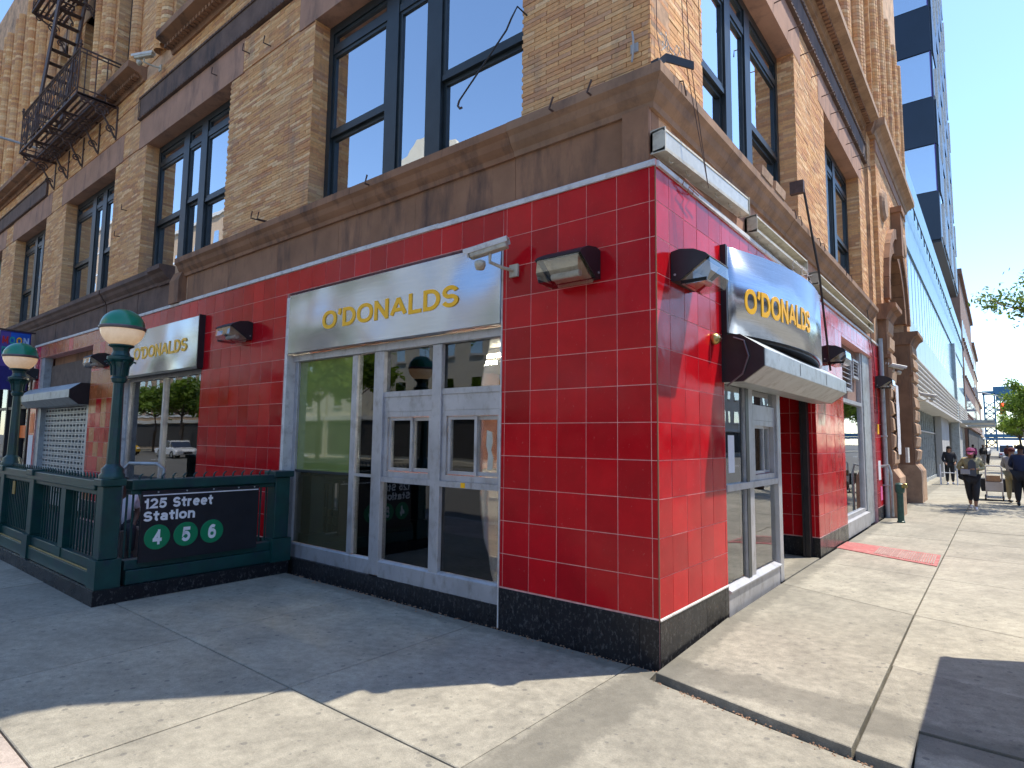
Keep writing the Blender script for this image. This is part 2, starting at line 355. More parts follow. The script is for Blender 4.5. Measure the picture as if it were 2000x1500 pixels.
GL = {'O': (.80, [(1, ell(.40, .5, .40, .5))]), 'D': (.66, [(1, [(0, 0), (0, 1), (.26, 1)] + arc(.26, .5, .40, .5, 85, -85, 16) + [(.26, 0)])]),
      'N': (.64, [(0, [(0, 0), (0, 1)]), (0, [(.02, 1), (.62, 0)]), (0, [(.64, 0), (.64, 1)])]), 'A': (.76, [(0, [(0, 0), (.38, 1)]), (0, [(.38, 1), (.76, 0)]), (0, [(.15, .30), (.61, .30)])]),
      'L': (.50, [(0, [(0, 1), (0, 0), (.50, 0)])]), 'S': (.60, [(0, arc(.30, .745, .28, .255, 12, 250, 18) + arc(.30, .255, .30, .255, 75, -165, 18))]), chr(8217): (.04, [(0, [(.03, 1), (.03, .88), (-.03, .72)])]),
      '1': (.34, [(0, [(.30, 0), (.30, 1)]), (0, [(.0, .74), (.27, .80)])]), '2': (.58, [(0, arc(.29, .70, .28, .30, 172, -32, 14) + [(.02, 0), (.58, 0)])]), '5': (.58, [(0, [(.54, 1), (.12, 1), (.04, .50)] + arc(.27, .32, .30, .32, 128, -155, 16))]),
      '4': (.60, [(0, [(.44, 0), (.44, 1)]), (0, [(.43, .97), (.03, .32)]), (0, [(.0, .27), (.62, .27)])]), '6': (.58, [(1, ell(.29, .31, .29, .31)), (0, arc(.36, .45, .36, .55, 188, 60, 12))]),
      't': (.32, [(0, [(.15, .97), (.15, .12), (.22, .01), (.33, .0)]), (0, [(0, .70), (.32, .70)])]), 'r': (.28, [(0, [(0, 0), (0, .72)]), (0, arc(.26, .44, .25, .27, 180, 80, 8))]), 'e': (.54, [(0, [(.04, .37), (.50, .37)]), (0, arc(.28, .36, .27, .36, 4, 318, 20))]),
      'a': (.52, [(0, arc(.25, .50, .24, .22, 160, 8, 10) + [(.49, .0)]), (1, ell(.24, .20, .23, .20, 20))]), 'i': (.0, [(0, [(0, 0), (0, .72)]), (0, [(0, .94), (0, 1.04)])]), 'o': (.56, [(1, ell(.28, .36, .28, .36))]), 'n': (.50, [(0, [(0, 0), (0, .74)]), (0, arc(.25, .45, .25, .27, 175, 0, 12) + [(.50, 0)])]),
      'M': (.74, [(0, [(0, 0), (0, 1)]), (0, [(.02, 1), (.37, .1)]), (0, [(.37, .1), (.72, 1)]), (0, [(.74, 1), (.74, 0)])]), 'R': (.58, [(0, [(0, 0), (0, 1), (.32, 1)] + arc(.32, .74, .24, .26, 85, -85, 10) + [(.05, .48)]), (0, [(.34, .47), (.58, 0)])]), 'C': (.68, [(0, arc(.38, .5, .38, .5, 42, 318, 20))]), 'K': (.58, [(0, [(0, 0), (0, 1)]), (0, [(.55, 1), (.05, .42)]), (0, [(.22, .60), (.60, 0)])]), ' ': (.22, [])}
def shape_text(body, offset=0.0, extrude=1.0, spacing=1.0, wt=.15):
    mb = MB(); x = 0; k = 0
    for ch in body:
        adv, strokes = GL[ch]; sc_ = 1 - wt
        for closed, pts in strokes:
            P = [Vector((x + wt / 2 + p[0] * (1 if 1 else sc_), wt / 2 + p[1] * sc_)) for p in pts]; n = len(P); L_ = []; R_ = []
            for i in range(n):
                a = P[i - 1] if (i or closed) else None; b = P[(i + 1) % n] if (i < n - 1 or closed) else None
                d1 = (P[i] - a).normalized() if a is not None else (b - P[i]).normalized(); d2 = (b - P[i]).normalized() if b is not None else d1
                nn_ = Vector((-(d1 + d2).y, (d1 + d2).x)).normalized(); c = max(.45, nn_.dot(Vector((-d1.y, d1.x)))); q = nn_ * (wt / 2 / c)
                e = Vector((0, 0))
                if not closed and n >= 2 and i in (0, n - 1) and abs(d1.x * d1.y) < .02: e = (d2 if i == n - 1 else -d1) * (wt / 2)
                L_.append(P[i] + q + e); R_.append(P[i] - q + e)
            zt = 1.0 - .012 * (k % 3); zb_ = -1.0; k += 1; m = len(P); vs = [(v.x, v.y, zt) for v in L_] + [(v.x, v.y, zt) for v in R_] + [(v.x, v.y, zb_) for v in L_] + [(v.x, v.y, zb_) for v in R_]; fs = []
            for i in range(m if closed else m - 1):
                j = (i + 1) % m; fs += [(m + i, m + j, j, i), (i, j, 2 * m + j, 2 * m + i), (3 * m + i, 3 * m + j, m + j, m + i)]
            if not closed: fs += [(0, 2 * m, 3 * m, m), (m - 1, 2 * m - 1, 4 * m - 1, 3 * m - 1)]
            mb.add(vs, fs)
        x += adv + wt + .10 * spacing
    me = bpy.data.meshes.new('t'); me.from_pydata(mb.v, [], mb.f); return me
def place_text(name, body, mat, parent, fn, s0, s1, z0, z1, offset=.02, extrude=.012, slant=0.0, spacing=1.0, depth=None, wt=.15):
    """lettering fitted to s0..s1 by z0..z1; fn(s, h, z) gives the place of a point h in front of the surface"""
    me = shape_text(body, offset, 1.0, spacing, wt)
    xs = [v.co.x for v in me.vertices]; ys = [v.co.y for v in me.vertices]
    ax, bxx, ay, by = min(xs), max(xs), min(ys), max(ys)
    for v in me.vertices:
        u = (v.co.x - ax) / (bxx - ax); q = (v.co.y - ay) / (by - ay); h = (v.co.z + 1) / 2 * extrude
        v.co = fn(s0 + (s1 - s0) * u, h, z0 + (z1 - z0) * q + slant * u)
    me.name = name; me.materials.clear(); me.materials.append(MATS[mat]); me.update()
    o = bpy.data.objects.new(name, me); col.objects.link(o)
    if parent is not None: o.parent = parent; o.matrix_parent_inverse = parent.matrix_world.inverted()
    return o

# ================================================================== the setting: ground, roads, pavements
gm = MB(); gm.add([(-1500, -1500, -.35), (1500, -1500, -.35), (1500, 1500, -.35), (-1500, 1500, -.35)], [(0, 1, 2, 3)])
ground = gm.build('ground', 'asphalt'); ground['kind'] = 'structure'
def gz(x, y):                                   # the sunlit pavement climbs a little past the corner
    return 0.0 if y < -.6 else (.025 + .075 * max(0, min(1, y / 1.6)))
m1 = MB(); m1.box(4.75, -120, -.3, 24, 300, -.12); m1.box(-140, -24, -.3, 4.75, -5.15, -.124)
road = m1.build('road', 'asphalt'); road['kind'] = 'structure'
mk = MB()
for y0 in range(-110, 290, 9): mk.box(14.3, y0, -.118, 14.45, y0 + 3, -.116)
for x0 in range(-130, 2, 9): mk.box(x0, -14.6, -.118, x0 + 3, -14.45, -.116)
for k in range(9): mk.box(5.6 + k * 1.9, -4.4, -.118, 6.5 + k * 1.9, -1.2, -.116)
mk.build('road_marking', 'white_paint', road)
pave = struct('sidewalk')
bed = MB(); bed.box(-60, -5, -.2, 4.6, -.02, -.035); bed.box(0.0, -.02, -.2, 4.6, 1.6, -.03); bed.box(0.0, 1.6, -.2, 4.6, 120, .04)
bed.build('slab_joint', 'joint_dark', pave)
kb = MB(); kb.box(-60, -5.15, -.3, 4.75, -5.0, .0); kb.build('kerb', 'kerb_stone', pave)
kb = MB(); kb.box(4.6, -5.0, -.3, 4.75, 120, .03); kb.build('kerb', 'kerb_stone', pave)
fw = MB(); fw.box(-140, -28, -.3, 30, -24, .0); fw.box(24, -24, -.3, 28, 300, .0); fw.build('far_sidewalk', 'concrete', pave)
fe = MB(); fe.box(0, 120, -.2, 4.6, 300, .1); fe.build('far_pavement', 'concrete', pave)
def slab(poly, mat='concrete', zf=gz, th=.06, gap=.006, dz=0.0):
    c = Vector((sum(p[0] for p in poly) / len(poly), sum(p[1] for p in poly) / len(poly), 0))
    n = len(poly); top = []
    for p in poly:
        d = Vector((p[0], p[1], 0)) - c; L = d.length; q = c + d * ((L - gap * 1.4) / L); top.append((q.x, q.y, zf(p[0], p[1]) + dz))
    mb = MB(); e = .006; inn = []
    for q in top:
        d = Vector((q[0], q[1], 0)) - c; L = d.length; k = c + d * ((L - e * 1.4) / L); inn.append((k.x, k.y, q[2] + .004))
    vs = inn + top + [(q[0], q[1], q[2] - th) for q in top]
    fs = [tuple(range(n))]
    for a in (0, n):
        for i in range(n): j = (i + 1) % n; fs.append((a + i, a + n + i, a + n + j, a + j))
    mb.add(vs, fs); return mb.build('slab', mat, pave)
zero = lambda x, y: 0.0
ys = [-.03, -1.96, -3.38]; xs_ = [-.22 - 1.62 * k for k in range(0, 24)]
def wob(a=.004): return random.uniform(-a, 0)
for i in range(len(xs_) - 1):
    for j in range(2):
        if xs_[i + 1] < -9.3 and xs_[i] > -13.2 and j == 0: continue
        slab([(xs_[i + 1], ys[j + 1]), (xs_[i], ys[j + 1]), (xs_[i], ys[j]), (xs_[i + 1], ys[j])], zf=zero, dz=wob())
    slab([(xs_[i + 1], -4.99), (xs_[i], -4.99), (xs_[i], ys[2]), (xs_[i + 1], ys[2])], 'concrete_pink', zf=zero, dz=wob())
# corner slabs in front of the raised joint
slab([(-.22, -1.96), (1.4, -1.96), (1.62, -.56), (.9, -.41), (.0, -.19), (-.02, -.03), (-.22, -.03)], zf=zero)
slab([(1.4, -1.96), (3.0, -1.96), (3.0, -.58), (1.66, -.56)], zf=zero, dz=-.004)
slab([(3.0, -1.96), (4.6, -1.96), (4.6, -.58), (3.0, -.58)], zf=zero)
for (a, b) in ((-.22, 1.4), (1.4, 3.0), (3.0, 4.6)):
    slab([(a, -3.38), (b, -3.38), (b, -1.96), (a, -1.96)], zf=zero, dz=wob()); slab([(a, -4.99), (b, -4.99), (b, -3.38), (a, -3.38)], 'concrete_pink', zf=zero, dz=wob())
# sunlit side: rows of slabs, their joints a little askew
rows = [(-.13, -.2), (1.40, 1.05), (3.20, 2.66), (4.95, 4.75), (6.70, 6.68)] + [(6.70 + 1.75 * k, 6.68 + 1.75 * k) for k in range(1, 50)]
slab([(.02, -.15), (.9, -.37), (1.36, -.46), (1.37, 1.05), (.02, 1.40)], gap=.011, dz=.012)
slab([(1.36, -.46), (1.62, -.50), (1.60, .05), (3.0, .02), (3.0, .82), (1.37, 1.05)], gap=.011, dz=.004)
slab([(1.64, -.56), (3.0, -.56), (3.0, .01), (1.61, .045)], zf=lambda x, y: .02)
slab([(3.0, -.55), (4.6, -.55), (4.6, .78), (3.0, .82)], dz=-.006)
for i in range(1, len(rows) - 1):
    a, b = rows[i], rows[i + 1]; e = lambda r, x: r[0] + (r[1] - r[0]) * min(x, 2.4) / 1.37
    for (x0, x1) in ((.02 if a[0] < 17 else -1.9, 1.36), (1.36, 3.0), (3.0, 4.6)):
        g0 = .010 if x0 == 1.36 else .005
        slab([(x0, e(a, x0)), (x1, e(a, x1)), (x1, e(b, x1)), (x0, e(b, x0))], gap=g0, dz=wob())
# doorway floor
slab([(-1.3, 3.45), (.0, 3.45), (.0, 5.25), (-1.3, 5.25)], dz=-.004)
fx = MB(); fx.box(-14, 5.3, -.2, 0, 60, .04); fx.box(-3, 17.7, -.2, .02, 60, .05); fx.build('slab_joint', 'joint_dark', pave)
# low-lying cellar door painted red in the sunlit pavement
ch = thing('cellar_hatch', 'faded red ribbed metal plate set in the sunlit pavement by the second red pillar', 'hatch', (.7, 6.4, .1))
cp = [(.02, 6.30), (1.35, 5.62), (1.33, 6.66), (.03, 7.10)]
mb = MB(); mb.add([(x, y, z) for z in (.092, .112) for x, y in cp], [(3, 2, 1, 0), (4, 5, 6, 7), (0, 1, 5, 4), (1, 2, 6, 5), (2, 3, 7, 6), (3, 0, 4, 7)]); mb.build('plate', 'plate_red', ch)
for k in range(26):
    u = .40 + .56 * k / 25; a = Vector((cp[0][0] + (cp[1][0] - cp[0][0]) * u, cp[0][1] + (cp[1][1] - cp[0][1]) * u, .113)); b = Vector((cp[3][0] + (cp[2][0] - cp[3][0]) * u, cp[3][1] + (cp[2][1] - cp[3][1]) * u, .113))
    a2 = a.lerp(b, .12); b2 = a.lerp(b, .88); MB().tube([a2, b2], .008, 5).build('rib', 'concrete_pink', ch)
# curved patch line and rubble along the shaded foot of the wall
rb = MB()
for k in range(260):
    s = random.uniform(-5.0, 0); d = abs(random.gauss(0, .05)) + .01; r = random.uniform(.004, .013); rb.lathe([(0, -r), (r, 0), (0, r * .6)], (s, -d, .003), 5)
for k in range(120):
    t_ = random.random(); rb.lathe([(0, -.006), (random.uniform(.004, .010), 0), (0, .006)], (.05 + 1.55 * t_, -.2 - .34 * t_ - abs(random.gauss(0, .03)), .004), 5)
o = rb.build('grit', 'weathered_stone'); o['kind'] = 'stuff'; o['label'] = 'loose grit and chips gathered along the foot of the wall and the raised joint'; o['category'] = 'grit'

# ================================================================== the corner building
B = thing('corner_building', 'ochre brick corner building with glossy red tiled ground floor, brown stone bands and tall windows', 'building', (0, 0, 0))
def rects(s0, s1, z0, z1, ops):
    zs = sorted({z0, z1} | {o[k] for o in ops for k in (2, 3) if z0 < o[k] < z1}); out = []
    for a, b in zip(zs, zs[1:]):
        mz = (a + b) / 2; blk = sorted([(o[0], o[1]) for o in ops if o[2] < mz < o[3]]); c = s0
        for p, q in blk:
            if p > c: out.append([c, min(p, s1), a, b])
            c = max(c, q)
        if c < s1: out.append([c, s1, a, b])
    merged = []
    for r in out:
        for q in merged:
            if abs(q[0] - r[0]) < 1e-6 and abs(q[1] - r[1]) < 1e-6 and abs(q[3] - r[2]) < 1e-6: q[3] = r[3]; break
        else: merged.append(r)
    return merged
HL = 17.0
LO = [(-5.15, -1.44, 4.78, 7.62), (-11.05, -7.58, 4.78, 7.60), (-16.1, -12.72, 4.78, 7.60), (-20.9, -17.78, 4.78, 7.60), (-25.9, -22.5, 4.78, 7.6)]
L3 = [(-10.05, -9.2, 9.33, 12.3), (-8.3, -7.4, 9.33, 12.3), (-13.3, -12.4, 9.33, 12.3), (-15.75, -14.75, 9.33, 12.3), (-17.8, -17.0, 9.33, 12.3), (-4.9, -1.6, 9.33, 12.3)]
RO = [(1.23, 4.92, 4.78, 7.62), (6.92, 10.35, 4.78, 7.62)]
R3 = [(1.6, 4.7, 9.33, 12.3), (7.6, 8.6, 9.33, 12.3), (9.3, 10.1, 9.33, 12.3)]
# backing walls (mortar shows in the joints)
mw = MB(FL)
rl = rects(-30, -.06, 4.03, HL, LO + L3)
for a in rl: mw.box(a[0], -.45, a[2], a[1], -.078, a[3])
mw.build('wall', 'mortar', B)
mw = MB(FR); rr_ = rects(.0, 11.25, 4.03, HL, RO + R3)
for a in rr_: mw.box(max(a[0], .078), -.45, a[2], a[1], -.078, a[3])
mw.build('wall', 'mortar', B)
bk = MB(); bk.box(-30, 15.8, 0, -.5, 16, HL); bk.box(-30, .45, 0, -29.8, 16, HL); bk.box(-30, .45, HL - .1, -.45, 16, HL); bk.box(-.5, 11.25, 4.4, -.46, 17.7, HL)
bk.box(-29.8, .46, 4.25, -.46, 15.8, 4.35); bk.box(-29.8, .46, 8.6, -.46, 15.8, 8.7); bk.box(-29.8, 3.2, 4.35, -3.2, 3.4, 8.6); bk.box(-3.4, 3.4, 4.35, -3.2, 15.8, 8.6)
bk.build('inner_walls', 'interior_dark', B)
# ---- bricks
PIECES = []                                     # (apparent size, kind, transform, s0, s1, z0, z1, d0, d1)
def add_piece(kind, T, s0, s1, z0, z1, d0, d1):
    f = T[0]; q = px(f((s0 + s1) / 2, d1, (z0 + z1) / 2)); size = 0
    if q and -20 < q[0] < 2020 and -20 < q[1] < 1520:
        c = [px(f(s, d1, z)) for s, z in ((s0, z0), (s1, z0), (s1, z1), (s0, z1))]
        if all(c): size = abs(sum(c[i][0] * c[(i + 1) % 4][1] - c[(i + 1) % 4][0] * c[i][1] for i in range(4))) / 2
    PIECES.append((size, kind, T, s0, s1, z0, z1, d0, d1))
CH = .0435; BL = .285
def brick_rect(T, s0, s1, z0, z1, d=-.06, off=0.0):
    k0 = int(math.floor(z0 / CH))
    for k in range(k0, int(z1 / CH) + 1):
        a, b = k * CH, k * CH + CH - .0055
        if a < z0 - .012 or b > z1 + .004: continue
        ph = (k % 2) * BL / 2 + off + (0 if k % 7 else .07); j = math.floor((s0 - ph) / BL)
        while ph + j * BL < s1:
            p, q = max(s0, ph + j * BL), min(s1, ph + (j + 1) * BL - .006); j += 1
            if q - p < .03: continue
            add_piece('brick', T, p, q, a, b, d - .022, d + random.uniform(-.0025, .0025))
# left facade: only where it can be seen; stone bands and lintels cover the rest
for a in rects(-27, -.062, 4.79, 8.2, [(x0 - .0, x1 + .0, z0, z1) for x0, x1, z0, z1 in LO] + [(x0 - .38, x1 + .38, 7.60, 8.2) for x0, x1, z0, z1 in LO]): brick_rect(FL, *a)
for a in rects(-27, -6.0, 8.68, 9.05, []): brick_rect(FL, *a)
for a in rects(-26, -6.5, 9.33, 15.5, L3): brick_rect(FL, *a)
for a in rects(-17.85, -11.5, 8.2, 8.68, []): brick_rect(FL, *a)
for a in rects(.058, 11.25, 4.79, 8.2, RO + [(y0 - .38, y1 + .38, 7.62, 8.2) for y0, y1, z0, z1 in RO]): brick_rect(FR, *a)
for a in rects(.058, 11.25, 9.33, 13.5, R3): brick_rect(FR, *a)
# brick reveals: the jamb faces the camera can see
for x0, x1, z0, z1 in LO + L3:
    T = (lambda s, d, z, x0=x0: (x0 + d, s, z), True); brick_rect(T, .062, .34, z0, z1, d=0.004, off=.05)
for y0, y1, z0, z1 in RO + R3:
    T = (lambda s, d, z, y1=y1: (s, y1 - d, z), True); brick_rect(T, -.34, -.062, z0, z1, d=0.004, off=.05)
# ---- tiles
TL = .30; ZB = .378
def tile_rect(T, s0, s1, z0, z1, org, kind='red', sgn=1, d=0.0):
    """tile joints at org + sgn*k*TL along, ZB + k*TL up"""
    js = [org + sgn * k * TL for k in range(-3, 80)]; js = sorted({s0, s1} | {j for j in js if s0 + .012 < j < s1 - .012})
    zs = sorted({z0, z1} | {ZB + k * TL for k in range(0, 14) if z0 + .012 < ZB + k * TL < z1 - .012})
    for a, b in zip(js, js[1:]):
        for c, e in zip(zs, zs[1:]):
            kk = kind
            if kind == 'orange': kk = 'orange' if random.random() < (.75 if c > 1.9 else .25) else 'red'
            add_piece(kk, T, a + .0032, b - .0032, c + .0032, e - .0032, d - .014, d + random.uniform(-.0012, .0012))
for s0, s1, z0, z1, k in ((-1.6, -.003, ZB, 3.97, 'red'), (-5.43, -1.6, 3.678, 3.97, 'red'), (-7.9, -5.43, ZB, 3.97, 'red'), (-11.3, -7.9, 3.69, 3.97, 'red'), (-13.1, -11.3, ZB, 3.97, 'orange'), (-17.0, -13.1, 3.66, 3.97, 'orange'), (-17.5, -17.0, ZB, 3.97, 'red')):
    tile_rect(FL, s0, s1, z0, z1, -.056, k, -1)
for s0, s1, z0, z1, k in ((.003, 1.5, ZB, 3.97, 'red'), (1.5, 5.3, 3.69, 3.97, 'red'), (5.3, 7.38, ZB, 3.97, 'red'), (7.38, 10.72, 3.62, 3.97, 'red'), (10.72, 11.7, ZB, 3.97, 'red')):
    tile_rect(FR, s0, s1, z0, z1, .252, k, 1)
TJ = (lambda s, d, z: (s, 5.3 - d, z), True)    # far side of the doorway, facing the camera
tile_rect(TJ, -1.25, -.003, ZB + .0, 2.45, -.06, 'red', -1)
# black plinth tiles
for T, a, b, z0, org, sg in ((FL, -1.6, -.003, -.03, -.17, -1), (FL, -7.9, -5.43, .0, -.17, -1), (FL, -13.1, -11.3, 0, -.17, -1), (FL, -17.5, -17.0, 0, -.17, -1), (FR, .003, 1.5, -.02, 0, 1), (FR, 5.3, 7.38, .05, 0, 1), (FR, 10.72, 11.7, .05, 0, 1), (TJ, -1.25, -.003, .05, -.1, -1)):
    js = [org + sg * k * .47 for k in range(0, 60)]; js = sorted({a, b} | {j for j in js if a + .05 < j < b - .05})
    for p, q in zip(js, js[1:]): add_piece('black', T, p + .0015, q - .0015, z0, ZB - .012, -.014, .004 + random.uniform(-.001, .001))
PIECES.sort(key=lambda p: -p[0])
unit = {}
def unit_mesh(kind):
    if kind not in unit:
        mb = MB(); e = .5
        mb.box(-e, -e, -e, e, e, e); unit[kind] = mb.mesh({'brick': 'brick', 'red': 'tile', 'orange': 'tile', 'black': 'plinth_tile'}[kind], {'brick': 'brick', 'red': 'red_tile', 'orange': 'orange_tile', 'black': 'black_tile'}[kind])
    return unit[kind]
cnt = dict(brick=0, tile=0, black=0); rest = {}
for size, kind, T, s0, s1, z0, z1, d0, d1 in PIECES:
    g = 'tile' if kind in ('red', 'orange') else kind
    if size > 0 and cnt[g] < 300:
        cnt[g] += 1; o = bpy.data.objects.new({'brick': 'brick', 'tile': 'tile', 'black': 'plinth_tile'}[g], unit_mesh(kind)); col.objects.link(o)
        a = Vector(T[0](s0, d0, z0)); b = Vector(T[0](s1, d1, z1)); o.location = (a + b) / 2; o.scale = (abs(b.x - a.x), abs(b.y - a.y), abs(b.z - a.z)); o.parent = B
    else:
        rest.setdefault((kind, id(T[0])), (kind, T, []))[2].append((s0, s1, z0, z1, d0, d1))
joined = {}
for kind, T, lst in rest.values():
    mb = joined.setdefault(kind, MB())
    mb.T, mb.flip = T
    for s0, s1, z0, z1, d0, d1 in lst:
        mb.tone = random.random() * .999 + .0005; mb.box(s0, d0, z0, s1, d1, z1)
for kind, mb in joined.items():
    o = mb.build({'brick': 'brickwork', 'red': 'tiling', 'orange': 'tiling', 'black': 'plinth'}[kind], {'brick': 'brick', 'red': 'red_tile', 'orange': 'orange_tile', 'black': 'black_tile'}[kind], B); o['kind'] = 'stuff'
# grout backing
gb = MB(FL)
for a in rects(-17.5, -.004, -.05, 4.03, [(-5.43, -1.6, -1, 3.675), (-11.3, -7.9, -1, 3.69), (-17.0, -13.1, -1, 3.66)]): gb.box(a[0], -.40, a[2], a[1], -.0025, a[3])
gb.build('cladding', 'grout', B)
gb = MB(FR)
for a in rects(.004, 11.7, -.05, 4.03, [(1.5, 5.316, -1, 3.69), (7.38, 10.72, -1, 3.62)]): gb.box(max(a[0], .42) if a[0] < .3 else a[0], -.40, a[2], a[1], -.0025, a[3])
gb.box(.0035, -.41, -.05, .42, -.0025, 4.028)
gb.build('cladding', 'grout', B)
gb = MB(); gb.box(-1.3, 5.303, 0, -.006, 5.3155, 2.6); gb.build('cladding', 'grout', B)
# white trim strip over the tiles
def strip(T, s0, s1, z, sag=0.0, name='trim_strip'):
    mb = MB(T); n = max(1, int(abs(s1 - s0) / 2.4)); 
    for k in range(n):
        a = s0 + (s1 - s0) * k / n; b = s0 + (s1 - s0) * (k + 1) / n - .004; dz = random.uniform(-.004, .006)
        mb.prism([(-.05, z + dz), (.022, z + dz - .004), (.022, z + dz + .035), (.012, z + dz + .05), (-.05, z + dz + .055)], a, b)
    return mb.build(name, 'white_trim', B)
strip(FL, -17.5, .0, 3.975); strip(FR, .03, 11.7, 3.975)
# corner bead
MB().box(-.004, .0, ZB - .02, .006, -.006, 3.97).build('corner_bead', 'brownstone', B)
pb = MB(FR); pb.prism([(0, ZB - .012), (.012, ZB - .016), (.012, ZB - .004), (0, ZB)], .0, 1.5); pb.build('plinth_trim', 'white_trim', B)
# ---- brown stone frieze, in blocks
def blocks(T, s0, s1, z0, z1, d, step, name, mat, dd=.0):
    n = max(1, round((s1 - s0) / step))
    for k in range(n):
        a = s0 + (s1 - s0) * k / n + .003; b = s0 + (s1 - s0) * (k + 1) / n - .003; o = MB(T).box(a, -.2, z0, b, d + random.uniform(-dd, dd), z1).build(name, mat, B)
blocks(FL, -8.75, -.055, 4.03, 4.5, -.06, 1.45, 'frieze_block', 'brownstone', .003)
blocks(FL, -12.62, -9.25, 4.03, 4.5, -.06, 1.7, 'frieze_block', 'dark_stone', .004)
blocks(FL, -30, -12.68, 4.03, 4.5, -.06, 1.7, 'frieze_block', 'dark_stone', .006)
MB(FL).prism([(-.1, 4.02), (.06, 4.02), (.06, 4.42), (.0, 4.58), (-.1, 4.6)], -9.2, -8.83).build('pilaster_block', 'brownstone', B)
blocks(FR, .03, 11.3, 4.03, 4.5, -.06, 1.5, 'frieze_block', 'pinkstone', .003)
MB(FR).box(.0, -.3, 4.0, .03, -.0605, 4.5).build('frieze_block', 'brownstone', B)
# ---- cornice, mitred at the corner
cprof = [(-.12, 4.49), (-.03, 4.49), (-.02, 4.54), (.01, 4.57), (.035, 4.60), (.06, 4.66), (.10, 4.70), (.10, 4.785), (-.35, 4.80)]
def mitred(prof, sL, sR, name, mat, cuts=()):
    n = len(prof); 
    for T, s_end, other in ((FL, sL, 1), (FR, sR, 0)):
        mb = MB(T); v = []
        for d, z in prof: v.append(((d + .001) if other else (-d - .001), d, z))
        v2 = [(s_end, d, z) for d, z in prof]; vs = v + v2
        fs = [(i, (i + 1) % n, n + (i + 1) % n, n + i) for i in range(n)]; fs.append(tuple(range(n, 2 * n))); 
        if not other: fs = [tuple(reversed(f)) for f in fs]
        mb.add(vs, fs); o = mb.build(name, mat, B)
mitred(cprof, -1.50, 1.62, 'cornice', 'weathered_stone')
def corn(T, s0, s1, mat, prof=cprof, name='cornice', step=2.3):
    n = max(1, round(abs(s1 - s0) / step))
    for k in range(n):
        a = s0 + (s1 - s0) * k / n + .004; b = s0 + (s1 - s0) * (k + 1) / n - .004; dz = random.uniform(-.004, .004)
        MB(T).prism([(d, z + dz) for d, z in prof], a, b).build(name, mat, B)
corn(FL, -8.95, -1.50, 'brownstone'); corn(FL, -9.9, -9.35, 'dark_stone', [(d * 1.6 + .03, z - .02) for d, z in cprof]); corn(FL, -12.6, -9.95, 'dark_stone'); corn(FL, -29, -12.66, 'dark_stone')
corn(FR, 1.62, 11.25, 'weathered_stone')
# broken pieces of sill lying on the sunlit ledge
for s in (2.55, 3.1): MB(FR).prism([(.02, 4.80), (.11, 4.79), (.12, 4.90), (.04, 4.93)], s, s + .42).build('ledge_fragment', 'tan_stone', B)
# ---- lintels, dark riveted band, upper sills
for x0, x1, z0, z1 in LO: MB(FL).box(x0 - .4, -.36, 7.585, x1 + .4, -.055, 8.19).build('lintel', 'pinkstone', B)
for y0, y1, z0, z1 in RO: MB(FR).box(y0 - .4, -.36, 7.59, y1 + .4, -.055, 8.19).build('lintel', 'pinkstone', B)
def band(T, s0, s1):
    o = MB(T).box(s0, -.2, 8.2, s1, -.02, 8.68).build('band', 'dark_stone', B)
    e = MB(T); e.box(s0, -.02, 8.2, s1, .0, 8.235); e.box(s0, -.02, 8.645, s1, .0, 8.68); e.box(s0, -.0, 8.2, s0 + .04, .004, 8.68); e.build('band_edge', 'dark_stone', B)
    r = MB(T)
    for k in range(int((s1 - s0) / .11)): r.lathe([(.0, .014), (.012, .01), (.016, 0)], (s0 + .06 + k * .11, .0, 8.662), 6, 'y'); r.lathe([(.0, .014), (.012, .01), (.016, 0)], (s0 + .06 + k * .11, .0, 8.218), 6, 'y')
    q = r.build('rivets', 'dark_stone', B); q['kind'] = 'stuff'
band(FL, -11.47, -.1); band(FL, -29, -17.9); band(FR, .06, 11.2)
sprof = [(-.1, 9.03), (-.02, 9.03), (.0, 9.10), (.06, 9.14), (.12, 9.16), (.28, 9.20), (.28, 9.33), (-.35, 9.34)]
def dent(T, s0, s1):
    corn(T, s0, s1, 'brownstone' if T is FL else 'tan_stone', sprof, 'upper_sill', 3.2)
    d = MB(T)
    for k in range(int((s1 - s0) / .12)): d.box(s0 + .02 + k * .12, .04, 9.085, s0 + .09 + k * .12, .13, 9.155)
    q = d.build('dentils', 'brownstone', B); q['kind'] = 'stuff'
dent(FL, -10.0, -.1); dent(FL, -18.0, -11.35); dent(FL, -29, -18.05); dent(FR, .1, 11.2)
for x0, x1, z0, z1 in L3: MB(FL).box(x0 - .1, -.3, 12.3, x1 + .1, -.05, 12.75).build('lintel', 'tan_stone', B)
# half-round brick shafts between the upper windows
def shaft(T, s, d, z0, z1, r=.135):
    mb = MB(T); z = z0
    while z < z1:
        mb.tone = random.random() * .99 + .005; h = .085; mb.lathe([(r - .006, 0), (r, .006), (r, h - .012), (r - .006, h - .006)], (s, d, z), 12); z += h
    o = mb.build('brick_shaft', 'brick', B, smooth=False)
    MB(T).lathe([(r - .010, 0), (r - .010, z1 - z0)], (s, d, z0), 12).build('shaft_core', 'mortar', B)
for x in (-10.28, -10.56, -11.9, -13.6, -13.9, -14.4, -16.1, -16.4, -18.2, -18.5, -19.5, -19.85, -20.9, -21.25, -22.3, -22.7, -23.8, -24.2, -25.3): shaft(FL, x, -.03, 9.33, 15.4)
for y in (6.2, 7.2, 8.95, 10.5, 10.85): shaft(FR, y, -.03, 9.33, 13.4)

